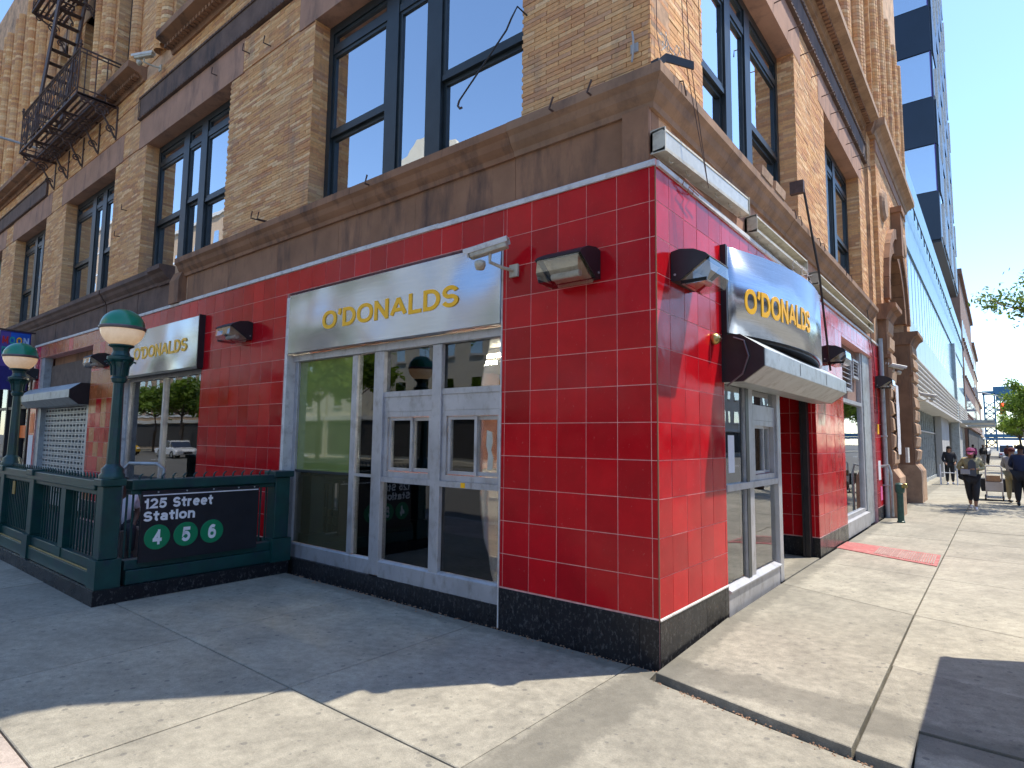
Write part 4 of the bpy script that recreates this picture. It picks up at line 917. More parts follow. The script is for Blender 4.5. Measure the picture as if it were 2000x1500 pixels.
camera_box(FL, -1.58, .26, 3.50, 'white box security camera on a bracket at the right end of the widest steel sign', (-.9, .35, -.22))
camera_box(FR, 11.9, .30, 3.52, 'long white security camera fixed to the far end of the red front', (.35, .9, -.25))
camera_box(FL, -10.55, .28, 9.08, 'weathered camera bracketed in the gap between upper stone ledges right of the fire escape', (-.8, .5, -.1))
camera_box(FR, 17.4, .5, 3.2, 'small pale camera on the far stone pier before the glass building', (.3, .9, -.2))
# ---- old fluorescent troughs under the cornice
def trough(s0, s1, z0, z1, label, broken=False):
    r = thing('light_trough', label, 'light fixture', (0.1, (s0 + s1) / 2, z0)); T = FR
    def Z_(s): return z0 + (z1 - z0) * (s - s0) / (s1 - s0)
    def seg(prof, name, mat, a=s0, b=s1):
        mb = MB(T); n = len(prof); vs = [(s, d, Z_(s) + q) for s in (a, b) for d, q in prof]
        mb.add(vs, [tuple(range(n)), tuple(reversed(range(n, 2 * n)))] + [((i + 1) % n, i, n + i, n + (i + 1) % n) for i in range(n)]); return mb.build(name, mat, r)
    seg([(-.05, .0), (-.05, .17), (-.03, .18), (-.03, .01)], 'back', 'beige_paint'); seg([(-.03, .165), (-.03, .18), (.07, .19), (.075, .165), (.065, .165), (.06, .178)], 'top_rail', 'beige_paint'); seg([(-.03, .0), (-.03, .012), (.06, .02), (.065, .03), (.075, .03), (.075, .0)], 'bottom_rail', 'beige_paint')
    for s, e in ((s0, .012), (s1, -.012)): MB(T).box(s, -.05, Z_(s) - .01, s + e, .08, Z_(s) + .195).build('end_plate', 'beige_paint', r)
    if not broken:
        seg([(.067, .032), (.067, .163), (.070, .163), (.070, .032)], 'cover', 'lens_milky', s0 + .02, s1 - .02)
        for k in range(2): MB(T).tube([(s0 + .06, .02, Z_(s0) + .06 + .06 * k), (s1 - .06, .02, Z_(s1) + .06 + .06 * k)], .018, 8).build('tube', 'white_paint', r)
    n = 6
    for k in range(n):
        s = s0 + (s1 - s0) * (k + .5) / n; MB(T).tube([(s, .03, Z_(s)), (s, .03, Z_(s) - .03), (s + .01, .045, Z_(s) - .05), (s + .01, .06, Z_(s) - .045)], .006, 5).build('clip', 'beige_paint', r)
    return r
trough(.02, 2.18, 4.09, 4.20, 'long white light trough slung under the cornice right beside the corner')
r = trough(2.42, 4.75, 4.09, 4.13, 'broken second light trough above the bowed sign with loose wires', True)
for k in range(6):
    a = Vector((.10, 3.9 + .15 * k, 4.12)); pts = [a]; 
    for j in range(6): pts.append(pts[-1] + Vector((random.uniform(-.03, .05), random.uniform(-.06, .08), random.uniform(-.07, .02))))
    MB().tube(pts, .005, 5).build('loose_wire', 'white_trim', r)
trough(5.4, 10.6, 4.12, 4.14, 'farthest pale light trough running over the vents toward the stone pier', True)
# ---- rods, wires, brackets, bell
r = thing('support_rod', 'long thin dark rod leaning from a brick pier down past the bowed sign', 'rod', (.12, 5.3, 4)); MB(FR).tube([(4.55, .10, 5.30), (5.05, .16, 4.2), (5.95, .09, 2.86)], .016, 8).build('rod', 'black_metal', r); MB(FR).box(4.50, -.07, 5.24, 4.58, .11, 5.42).build('anchor', 'iron', r)
r = thing('hooked_rod', 'dark iron rod with a hook hanging across the big upper corner window', 'rod', (-1.6, -.1, 6)); MB(FL).tube([(-1.38, -.06, 5.93), (-1.42, .05, 5.98), (-1.47, .08, 5.86), (-1.55, .06, 5.78), (-2.14, .10, 5.24)], .009, 6).build('rod', 'black_metal', r); MB(FL).tube([(-2.14, .10, 5.24), (-2.16, .10, 5.19), (-2.13, .10, 5.15), (-2.10, .10, 5.15)], .012, 6).build('hook', 'iron', r)
r = thing('alarm_bell', 'small round brass alarm bell on red tiles left of the shutter box', 'bell', (.03, 1.22, 2.70)); MB(FR).lathe([(.0, .075), (.03, .068), (.05, .045), (.056, .02), (.05, .0), (0, 0)], (1.20, .003, 2.70), 16, 'y').build('gong', 'brass', r, smooth=True); MB(FR).tube([(1.20, .0, 2.70), (1.20, .09, 2.70)], .008, 6).build('stud', 'iron', r)
r = thing('metal_strap', 'bent black metal strap sticking out over the cornice at the corner', 'bracket', (0, .1, 4.85)); o = MB().prism([(-.02, -.02), (.05, -.03), (.06, .02), (-.01, .04)], 4.76, 4.86, 'z').build('foot', 'black_metal', r)
mb = MB(); mb.add([(.0, .02, 4.80), (.06, .10, 4.89), (.22, .30, 4.86), (.22, .30, 4.93), (.06, .10, 4.965), (.0, .02, 4.87), (-.01, .03, 4.80), (.05, .11, 4.89), (.21, .31, 4.86), (.21, .31, 4.93), (.05, .11, 4.965), (-.01, .03, 4.87)], [(0, 1, 4, 5), (1, 2, 3, 4), (6, 11, 10, 7), (7, 10, 9, 8), (5, 4, 10, 11), (4, 3, 9, 10), (0, 6, 7, 1), (1, 7, 8, 2), (2, 8, 9, 3)]); mb.build('blade', 'black_metal', r)
r = thing('hanging_wires', 'thin slack wires dropping from the upper wall over the corner cornice to the light trough', 'wires', (.05, .3, 5))
for a, b, c in (((-.02, .30, 9.0), (.13, .33, 5.0), (.20, .62, 3.97)), ((-.02, .36, 9.0), (.16, .37, 5.0), (.19, .66, 3.95)), ((-.04, .12, 9.0), (-.03, .12, 5.2), (.02, .10, 4.9)), ((-.03, 1.05, 9.0), (-.03, 1.08, 6.0), (-.03, 1.1, 5.6))):
    MB().tube([a, b, c], .0035, 4).build('wire', 'iron', r)
for k in range(5):
    pts = [Vector((.02, .12 + .05 * k, 5.06))]
    for j in range(7): pts.append(pts[-1] + Vector((random.uniform(-.02, .03), random.uniform(-.05, .08), random.uniform(-.06, .06))))
    MB().tube(pts, .0035, 4).build('wire', 'galvanised', r)
for k, (y, z) in enumerate(((.50, 3.97), (.6, 3.93), (.72, 3.96))): MB(FR).tube([(y, .02, z), (y - .05, .06, z + .03), (y + .14, .07, z + .01)], .005, 5).build('wire', 'red_wall', r)
r = thing('wall_bracket', 'grey broken pipe bracket on the shaded brick right beside the corner', 'bracket', (-.25, .0, 5)); MB(FL).tube([(-.22, -.04, 5.24), (-.20, -.02, 5.16), (-.20, -.02, 5.06), (-.22, -.03, 4.96)], .009, 7).build('stub', 'grey_wall', r); MB(FL).box(-.24, -.058, 5.05, -.17, -.045, 5.13).build('plate', 'grey_wall', r)
pins = [(FL, -6.1, 4.86, .10), (FL, -6.25, 4.90, .12), (FL, -3.6, 4.72, .12), (FL, -.55, 4.73, .12), (FL, -.95, 4.72, .12), (FL, -7.0, 7.85, .02), (FL, -6.35, 7.7, .02), (FL, -8.1, 7.9, .0), (FL, -12.2, 5.9, .0), (FL, -11.9, 6.4, 0)]
mbp = []
for i, (T, s, z, d) in enumerate(pins):
    o = MB(T).tube([(s, -.08, z), (s, d + .04, z - .01), (s + .05, d + .05, z + .08)], .010, 6).build('iron_pin', 'iron')
    tag(o, 'short bent iron pin ' + ['left end of the ledge between the two nearest windows', 'just right of its twin on the ledge between the windows', 'in the ledge under the big corner window', 'nearest the corner on the shaded ledge', 'second from the corner on the shaded ledge', 'high on brick left of the big corner window', 'high by the lintel of the big corner window', 'in the lintel of the second window', 'on the brick pier left of the second window', 'higher on the brick pier left of the second window'][i], 'pin', 'bent iron pins in the shaded wall')
for i in range(11):
    s = 3.2 + .72 * i; o = MB(FR).tube([(s, -.06, 7.78), (s, .16, 7.80), (s, .165, 7.70)], .009, 6).build('iron_pin', 'iron'); tag(o, ['first', 'second', 'third', 'fourth', 'fifth', 'sixth', 'seventh', 'eighth', 'ninth', 'tenth', 'eleventh'][i] + ' iron pin from the corner along the sunlit lintels', 'pin', 'iron pins along the sunlit lintels')
for i, s in enumerate((.28, 3.9, 4.2, 5.3, 5.6, 7.3, 7.8)):
    o = MB(FR).tube([(s, .03, 4.80), (s, .13, 4.78), (s + .02, .14, 4.70), (s + .06, .13, 4.68), (s + .08, .13, 4.73)], .007, 6).build('iron_hook', 'iron'); tag(o, ['first', 'second', 'third', 'fourth', 'fifth', 'sixth', 'seventh'][i] + ' curled iron hook from the corner on the sunlit cornice', 'hook', 'curled hooks on the sunlit cornice')
r = thing('conduit', 'tall grey conduit pipe at the far end of the sunlit red front', 'pipe', (.06, 11.6, 0)); MB(FR).tube([(11.60, .06, .06), (11.60, .06, 4.15)], .05, 10).build('pipe', 'galvanised', r)
for z in (.8, 1.9, 3.0): MB(FR).box(11.52, .0, z, 11.68, .115, z + .03).build('strap', 'galvanised', r)
r = thing('cable', 'thin dark cable running down the red front beside the vents', 'cable', (0, 9.5, 3)); MB(FR).tube([(10.2, .02, 4.6), (10.5, .03, 4.0), (10.9, .02, 3.4), (11.0, .02, 2.4)], .008, 5).build('strand', 'black_metal', r)
# graffiti and stickers on the narrow far red pier
for (s, z, w_, h, mat_, lab) in ((11.05, 1.95, .22, .22, 'yellow_paint', 'yellow sticker on the narrow far red pier'), (10.95, .95, .34, .42, 'poster_white', 'white scrawled graffiti patch on the narrow far red pier'), (11.15, .5, .25, .30, 'pink', 'pink graffiti patch low on the narrow far red pier')):
    tag(MB(FR).box(s, .002, z, s + w_, .004, z + h).build('sticker', mat_, None), lab, 'sticker')
r = thing('wall_poster', 'tall torn pale poster pasted on the stone pier beyond the red front', 'poster', (.19, 12.2, 2)); mb = MB(FR); zz = [1.5 + .18 * k for k in range(10)]
pr_l = [(12.12 + random.uniform(-.05, .05), z) for z in zz]; pr_r = [(12.62 + random.uniform(-.05, .05), z) for z in reversed(zz)]; mb.prism(pr_l + pr_r, .255, .262, 'd'); mb.build('paper', 'poster_white', r)
tag(MB(FR).box(15.0, .10, 1.25, 15.35, .16, 1.65).build('wall_box', 'white_trim', None), 'small white framed box on the jamb of the stone portal', 'box')
# ---- fire standpipe
r = thing('standpipe', 'stubby green and brass standpipe standing on the pavement by the stone pier', 'standpipe', (.42, 10.9, .08))
MB().lathe([(.075, 0), (.075, .04), (.062, .05), (.062, .62), (.085, .64), (.095, .70), (.09, .80), (.06, .83), (0, .84)], (.40, 10.75, .09), 16).build('body', 'hand_green', r, smooth=False)
for a in (-.6, .7): MB().tube([(.40, 10.75, .84), (.40 + .14 * math.cos(a), 10.75 + .14 * math.sin(a), .87)], [.045, .05], 10).build('inlet', 'brass', r)
MB().tube([(.06, 10.9, 1.25), (.20, 10.9, 1.28), (.24, 10.9, 1.1), (.24, 10.9, .2)], .028, 8).build('side_pipe', 'galvanised', r)

# ---- fire escape
F = thing('fire_escape', 'rusty iron fire escape with scrolled brackets and two slatted balconies high on the left', 'fire escape', (-15, -.5, 9))
def balcony(x0, x1, z, dep=.72):
    fl = MB(); 
    for k in range(int(dep / .10)):
        pass
    nsec = 4; hole = (x0 + .5, x0 + 1.3)
    for q in range(nsec):
        a = x0 + (x1 - x0) * q / nsec + .03; b = x0 + (x1 - x0) * (q + 1) / nsec - .03
        for k in range(7):
            y = -.05 - k * (dep - .06) / 6.5
            if z < 10 and q == 0 and 2 < k: continue
            MB().box(a, y - .024, z, b, y + .024, z + .008).build('slat', 'iron', F)
        MB().box(b + .01, .0, z - .04, b + .05, -dep, z - .002).build('cross_bearer', 'iron', F)
    for y in (-.08, -dep * .5, -dep): MB().box(x0, y - .02, z - .05, x1, y + .02, z - .002).build('floor_bearer', 'iron', F)
    for x in (x0, x1): MB().box(x - .02, 0.05, z - .05, x + .02, -dep - .02, z + .02).build('end_bearer', 'iron', F)
    for h in (.12, .92, 1.0): MB().tube([(x0, 0.05, z + h), (x0, -dep, z + h), (x1, -dep, z + h), (x1, .05, z + h)], .016 if h < 1 else .022, 6).build('rail', 'iron', F)
    nn = 9
    for k in range(nn + 1):
        x = x0 + (x1 - x0) * k / nn; MB().tube([(x, -dep, z), (x, -dep, z + 1.0)], .014, 6).build('upright', 'iron', F)
        if k < nn:
            c = x + (x1 - x0) / nn / 2
            for (cz_, rr0) in ((z + .35, .13), (z + .68, .13)):
                MB().tube([(c + rr0 * math.cos(t_ / 12 * 2 * math.pi), -dep, cz_ + rr0 * math.sin(t_ / 12 * 2 * math.pi)) for t_ in range(13)], .009, 5).build('scroll', 'iron', F)
            MB().tube([(c - .12, -dep, z + .14), (c, -dep, z + .5), (c - .12, -dep, z + .9)], .009, 5).build('scroll', 'iron', F); MB().tube([(c + .12, -dep, z + .14), (c, -dep, z + .5), (c + .12, -dep, z + .9)], .009, 5).build('scroll', 'iron', F)
    for y in (-.2, -.4, -.6):
        for x in (x0, x1): MB().tube([(x, y, z), (x, y, z + 1.0)], .012, 6).build('upright', 'iron', F)
    for x in (x0, x1): MB().lathe([(.0, .14), (.03, .11), (.02, .07), (.045, .03), (.02, 0), (.03, -.03), (0, -.04)], (x, -dep, z + 1.05), 10).build('finial', 'iron', F)
    # scrolled brackets
    nb = 5
    for k in range(nb):
        x = x0 + (x1 - x0) * k / (nb - 1)
        MB().box(x - .03, .075, z - .75, x + .03, .04, z).build('wall_strap', 'iron', F)
        MB().tube([(x, -dep, z - .03), (x, -dep * .75, z - .12), (x, -dep * .35, z - .22), (x, -.12, z - .45), (x, .03, z - .72)], .022, 6).build('bracket_arm', 'iron', F)
        for (cy_, cz_, rr0, tn) in ((-.26, z - .22, .14, 1.7), (-.08, z - .55, .09, 1.5), (-.58, z - .12, .08, 1.5)):
            MB().tube([(x, cy_ + rr0 * (1 - t_ / 26) * math.cos(t_ / 20 * tn * 2 * math.pi), cz_ + rr0 * (1 - t_ / 26) * math.sin(t_ / 20 * tn * 2 * math.pi)) for t_ in range(21)], .017, 5).build('bracket_scroll', 'iron', F)
balcony(-17.3, -12.85, 8.98); balcony(-17.3, -12.85, 12.85)
# stair between the balconies
for y in (-.12, -.62):
    MB().box(-16.9, y - .012, 8.99, -16.7, y + .012, 9.0).build('stair_foot', 'iron', F)
    mb = MB(); mb.add([(-16.9, y - .02, 9.0), (-16.65, y - .02, 9.0), (-14.9, y - .02, 12.85), (-15.15, y - .02, 12.85), (-16.9, y + .02, 9.0), (-16.65, y + .02, 9.0), (-14.9, y + .02, 12.85), (-15.15, y + .02, 12.85)], [(0, 3, 2, 1), (4, 5, 6, 7), (0, 1, 5, 4), (1, 2, 6, 5), (2, 3, 7, 6), (3, 0, 4, 7)]); mb.build('stringer', 'iron', F)
for k in range(13):
    u = (k + .5) / 13; x = -16.78 + 1.75 * u; z = 9.0 + 3.85 * u; MB().box(x - .08, -.60, z, x + .08, -.14, z + .015).build('tread', 'iron', F)
MB().tube([(-26.4, .1, 12.6), (-24.5, -1.4, 12.9)], .05, 8)
r = thing('banner_arm', 'pale metal arm poking out of the wall at the far upper left', 'bracket', (-20, 0, 10)); MB().tube([(-19.2, .05, 9.95), (-19.5, -1.6, 10.05)], .035, 8).build('arm', 'galvanised', r); MB().lathe([(.07, -.06), (.07, .06)], (-19.5, -1.6, 10.05), 10).build('collar', 'galvanised', r)

# ---- next shop on the left: blue hanging sign and dark front
N_ = thing('neighbour_shop_front', 'dark glazed shop front left of the far red jamb, with bright strips of light', 'shop front', (-22, 0, 0))
MB(FL).box(-30, -.5, 0, -17.55, -.3, 4.0).build('back_wall', 'interior_dark', N_)
for x in (-17.8, -18.7, -20.0, -21.4, -23.0, -25.0, -27.0): MB(FL).box(x, -.12, .0, x + .10, .0, 4.0).build('mullion', 'black_metal', N_)
for z in (1.0, 2.4, 3.2): MB(FL).box(-28, -.10, z, -17.9, -.02, z + .07).build('transom', 'black_metal', N_)
MB(FL).box(-28, -.09, .4, -17.9, -.08, 3.9).build('pane', 'shop_glass', N_); MB(FL).box(-28, -.2, 0, -17.56, -.02, .4).build('stall_riser', 'black_tile', N_)
MB(FL).box(-18.62, -.06, 1.62, -18.05, -.05, 1.95).build('orange_card', 'orange', N_); MB(FL).box(-18.60, -.2, 2.5, -17.95, -.16, 2.56).build('strip_light', 'tube_light', N_)
for k in range(14): MB(FL).box(-18.30, -.2, .5 + k * .22, -18.27, -.18, .62 + k * .22).build('light_dash', 'white_paint', N_)
H = thing('hanging_sign', 'tall blue projecting sign with coloured letters, behind the farther globe lamp', 'sign', (-17.7, -.6, 3.2))
TH = (lambda s, d, z: (-17.66 + d, -s, z), False)      # s runs outward from the wall; the face looks along +x
o = MB(TH).box(.08, -.12, 2.85, .72, .0, 4.36).build('box', 'navy_sign', H); MB(TH).box(.10, .001, 3.45, .50, .006, 4.33).build('face', 'blue_sign', H); MB(TH).box(.501, .001, 3.45, .70, .006, 4.33).build('face', 'violet', H)
for txt, z0, z1, cs in (('MOON', 4.03, 4.22, ('bright_red', 'teal', 'yellow_paint', 'pale_blue')), ('ROCK', 3.76, 3.95, ('teal', 'bright_red', 'pale_blue', 'white_paint'))):
    for k, (ch_, mt_) in enumerate(zip(txt, cs)):
        a = -.665 + .142 * k; place_text('lettering', ch_, mt_, H, lambda s, h, z: (-17.653 + h, s, z), a, a + .115, z0, z1, extrude=.012, wt=.22)
MB(TH).box(.14, .007, 3.56, .52, .010, 3.66).build('stripe', 'bright_red', H); MB(TH).box(.16, .002, 2.98, .42, .006, 3.08).build('stripe', 'poster_white', H)
MB(TH).tube([(-.02, -.06, 4.38), (.76, -.06, 4.40)], .025, 6).build('arm', 'iron', H)

# ================================================================== subway entrance
G = thing('subway_railing', 'dark green iron railing round the subway entrance on a black stone kerb', 'railing', (-5.1, -2.17, 0))
gm_ = 'rail_green'
kb = MB(); kb.box(-13.5, -2.17, -.05, -5.10, -1.86, .15); kb.build('kerb', 'black_tile', G); MB().box(-5.42, -1.859, -.05, -5.10, -.01, .15).build('kerb', 'black_tile', G)
def beam(x0, y0, x1, y1, z0, z1, name='rail', mat=gm_): 
    o = MB().box(x0, y0, z0, x1, y1, z1).build(name, mat, G); soften(o, .008, 2); return o
# base mouldings
beam(-5.36, -1.86, -5.16, -.05, .152, .30, 'base'); beam(-5.33, -1.87, -5.19, -.05, .302, .40, 'bottom_rail')
beam(-13.4, -2.13, -5.38, -1.93, .152, .30, 'base'); beam(-13.4, -2.10, -5.38, -1.96, .302, .42, 'bottom_rail'); beam(-13.4, -2.125, -5.38, -2.102, .302, .315, 'ledge', 'yellow_edge')
beam(-5.36, -1.85, -5.16, -.2, 1.14, 1.245, 'top_rail'); beam(-13.4, -2.13, -5.40, -1.93, 1.14, 1.245, 'top_rail'); beam(-5.33, -1.85, -5.19, -.2, 1.09, 1.139, 'top_rail'); beam(-13.4, -2.10, -5.40, -1.96, 1.09, 1.139, 'top_rail')
def post(x, y, w_, z1, cap=.035):
    mb = MB(); mb.box(x - w_ - .03, y - w_ - .03, .152, x + w_ + .03, y + w_ + .03, .44); mb.build('post_foot', gm_, G)
    o = MB().box(x - w_, y - w_, .442, x + w_, y + w_, z1 - .06).build('post', gm_, G); soften(o, .008, 2)
    o = MB().box(x - w_ - cap, y - w_ - cap, z1 - .058, x + w_ + cap, y + w_ + cap, z1 + .02).build('post_cap', gm_, G); soften(o, .01, 2)
post(-5.26, -2.03, .088, 1.25, .03); post(-5.26, -.10, .10, 1.27); 
for x in (-7.75, -9.25, -11.5, -13.4): post(x, -2.03, .09, 1.25)
MB().box(-6.62, -2.09, .42, -6.46, -1.97, 1.09).build('post', gm_, G); MB().box(-6.64, -2.11, .153, -6.44, -1.93, .42).build('post_foot', gm_, G)
bal = [(-5.26, y) for y in (-1.86, -1.80)] + [(-5.26, -.42 + .075 * k) for k in range(3)]
x = -5.42
def near_post(x): return any(abs(x - p) < .13 for p in (-6.54, -7.75, -9.25, -11.5))
while x > -7.65:
    if not near_post(x): bal.append((x, -2.03))
    x -= .105
x = -9.38
while x > -13.3:
    if not near_post(x): bal.append((x, -2.03))
    x -= .1
ub = MB(); ub.box(-.0085, -.0085, 0, .0085, .0085, 1); ubm = ub.mesh('baluster', gm_)
for x, y in bal:
    o = bpy.data.objects.new('baluster', ubm); col.objects.link(o); o.location = (x, y, .42); o.scale = (1, 1, .67); o.parent = G; o.matrix_parent_inverse = G.matrix_world.inverted()
MB().box(-9.15, -2.05, .43, -7.86, -2.02, 1.08).build('sheet_panel', gm_, G)
for k in range(15): MB().box(-9.10 + k * .085, -2.065, .44, -9.085 + k * .085, -2.051, 1.075).build('rib', gm_, G)
MB().box(-8.86, -2.075, .88, -8.74, -2.066, 1.06).build('plate', 'yellow_edge', G)
# little hooked spikes on the top rail
sm = MB(); sm.tube([(0, 0, 0), (.0, 0, .022), (.014, 0, .04), (.03, 0, .046)], [.009, .008, .006, .003], 5); smx = sm.mesh('spike', gm_)
sp = [(-5.26, -1.75 + .115 * k, math.pi / 2) for k in range(14)] + [(-5.55 - .105 * k, -2.03, math.pi) for k in range(72)]
for x, y, a in sp:
    o = bpy.data.objects.new('spike', smx); col.objects.link(o); o.location = (x, y, 1.245); o.rotation_euler = (0, 0, a); o.scale = (1.3, 1.3, 1.3); o.parent = G; o.matrix_parent_inverse = G.matrix_world.inverted()
# bowed handrail end
hr = thing('handrail', 'shiny bent steel handrail loop just inside the railing corner', 'handrail', (-6.2, -1.6, 0)); MB().tube([(-6.35, -1.55, .2), (-6.35, -1.55, 1.30), (-6.30, -1.50, 1.38), (-6.0, -1.30, 1.38), (-5.92, -1.25, 1.32), (-5.92, -1.25, 1.1)], .022, 8).build('pipe', 'galvanised', hr, smooth=True)
# sign
SG = thing('station_sign', 'black enamel subway station sign with three green discs on the railing', 'sign', (-5.1, -1.1, .4))
TS = (lambda s, d, z: (-5.13 + d, s, z), True)
MB(TS).box(-1.76, -.03, .37, -.44, .0, 1.125).build('panel', 'sign_black', SG); MB(TS).box(-1.75, .001, 1.072, -.45, .004, 1.084).build('stripe', 'white_paint', SG)
fS = lambda s, h, z: (-5.1285 + h, s, z)
place_text('lettering', '125 Street', 'white_paint', SG, fS, -1.735, -1.005, .935, 1.045, extrude=.003, wt=.225); place_text('lettering', 'Station', 'white_paint', SG, fS, -1.735, -1.20, .80, .91, extrude=.003, wt=.225)
for ch_, s in (('4', -1.585), ('5', -1.285), ('6', -.995)):
    MB(TS).lathe([(0, .003), (.130, .003), (.133, 0)], (s, .001, .625), 40, 'y').build('disc', 'sign_green', SG)
    place_text('numeral', ch_, 'white_paint', SG, lambda a, h, z: (-5.1255 + h, a, z), s - .045, s + .045, .545, .705, extrude=.003, wt=.225)
for s in (-1.6, -1.3, -1.0, -.7, -.5): MB(TS).lathe([(0, .004), (.008, .003), (.010, 0)], (s, .0, 1.11), 8, 'y').build('rivet', 'galvanised', SG)
# globe lamps
def globe_lamp(x, y, label):
    r = thing('globe_lamp', label, 'street lamp', (x, y, 1.27), group='green and cream globe lamps of the subway entrance')
    def part(prof, name, mat, n=28, sm=True): o = MB().lathe(prof, (x, y, 0), n).build(name, mat, r, smooth=sm); return o
    part([(.12, 1.27), (.12, 1.31), (.10, 1.33), (.105, 1.37), (.075, 1.40), (.064, 1.42)], 'foot', gm_)
    part([(.064, 1.42), (.050, 2.28)], 'column', gm_, 10, False)
    part([(.050, 2.28), (.066, 2.29), (.078, 2.33), (.066, 2.345), (.072, 2.45), (.090, 2.50), (.125, 2.53), (.125, 2.56), (.09, 2.575), (.075, 2.62), (.085, 2.655), (.12, 2.675), (.12, 2.69)], 'capital', gm_, 20, False)
    for k in range(6):
        a = k * math.pi / 3; c, s_ = math.cos(a), math.sin(a)
        MB().tube([(x + .072 * c, y + .072 * s_, 2.36), (x + .082 * c, y + .082 * s_, 2.46), (x + .12 * c, y + .12 * s_, 2.515), (x + .145 * c, y + .145 * s_, 2.50)], .012, 6).build('leaf', gm_, r)
    zc = 2.865; Rr = .208
    low = [(.10, zc - .185)] + [(Rr * math.cos(t_), zc + .20 * math.sin(t_)) for t_ in [-math.pi / 2 * (1 - k / 10) * .78 for k in range(0, 11)]]
    part(low, 'globe', 'milk_glass', 36); part([(Rr + .002, zc - .012), (Rr + .014, zc - .008), (Rr + .010, zc + .006), (Rr + .016, zc + .014), (Rr + .006, zc + .024)], 'band', 'lamp_band', 36)
    part([((Rr + .002) * math.cos(t_), zc + .02 + .195 * math.sin(t_)) for t_ in [math.pi / 2 * k / 12 for k in range(13)]], 'dome', 'enamel_green', 36)
    return r
globe_lamp(-5.25, -2.02, 'nearer subway lamp with green dome over cream globe, on the railing corner post'); globe_lamp(-9.25, -2.03, 'farther subway lamp with green dome and cream globe, in front of the blue sign')
# stairwell
SW = thing('stairwell', 'dark stairwell of the subway behind the green railing', 'stairwell', (-11, -1, -1))
mb = MB(); mb.box(-13.3, -1.85, -3.2, -9.35, -1.75, .0); mb.build('side_wall', 'interior_dark', SW); MB().box(-13.3, -.25, -3.2, -9.35, -.15, .0).build('side_wall', 'interior_dark', SW)
for k in range(14): MB().box(-9.4 - .28 * k - .28, -1.74, -.17 * (k + 1) - .2, -9.4 - .28 * k, -.26, -.17 * (k + 1)).build('step', 'kerb_stone', SW)
tag(MB().box(-8.15, -1.25, .0, -7.55, -.75, .38).build('crate', 'wood_panel', None), 'low wooden crate behind the railing under the seated person', 'crate')

# ================================================================== people
def skin(name, verts, edges, radii, mat, parent, sub=1, root=0, smooth=True, Mx=Matrix()):
    me = bpy.data.meshes.new(name); me.from_pydata([tuple(v) for v in verts], edges, []); ob = bpy.data.objects.new(name, me); col.objects.link(ob)
    md = ob.modifiers.new('s', 'SKIN'); md.use_smooth_shade = True
    sv = me.skin_vertices[0].data
    for i, r in enumerate(radii): sv[i].radius = (r, r) if isinstance(r, (int, float)) else r; sv[i].use_root = (i == root)
    if sub: m2 = ob.modifiers.new('u', 'SUBSURF'); m2.levels = sub; m2.render_levels = sub
    dg = bpy.context.evaluated_depsgraph_get(); dg.update(); m3 = bpy.data.meshes.new_from_object(ob.evaluated_get(dg)); bpy.data.objects.remove(ob)
    m3.name = name; m3.transform(Mx); m3.materials.clear(); m3.materials.append(MATS[mat])
    for p in m3.polygons: p.use_smooth = smooth
    o = bpy.data.objects.new(name, m3); col.objects.link(o); o.parent = parent; o.matrix_parent_inverse = parent.matrix_world.inverted(); return o
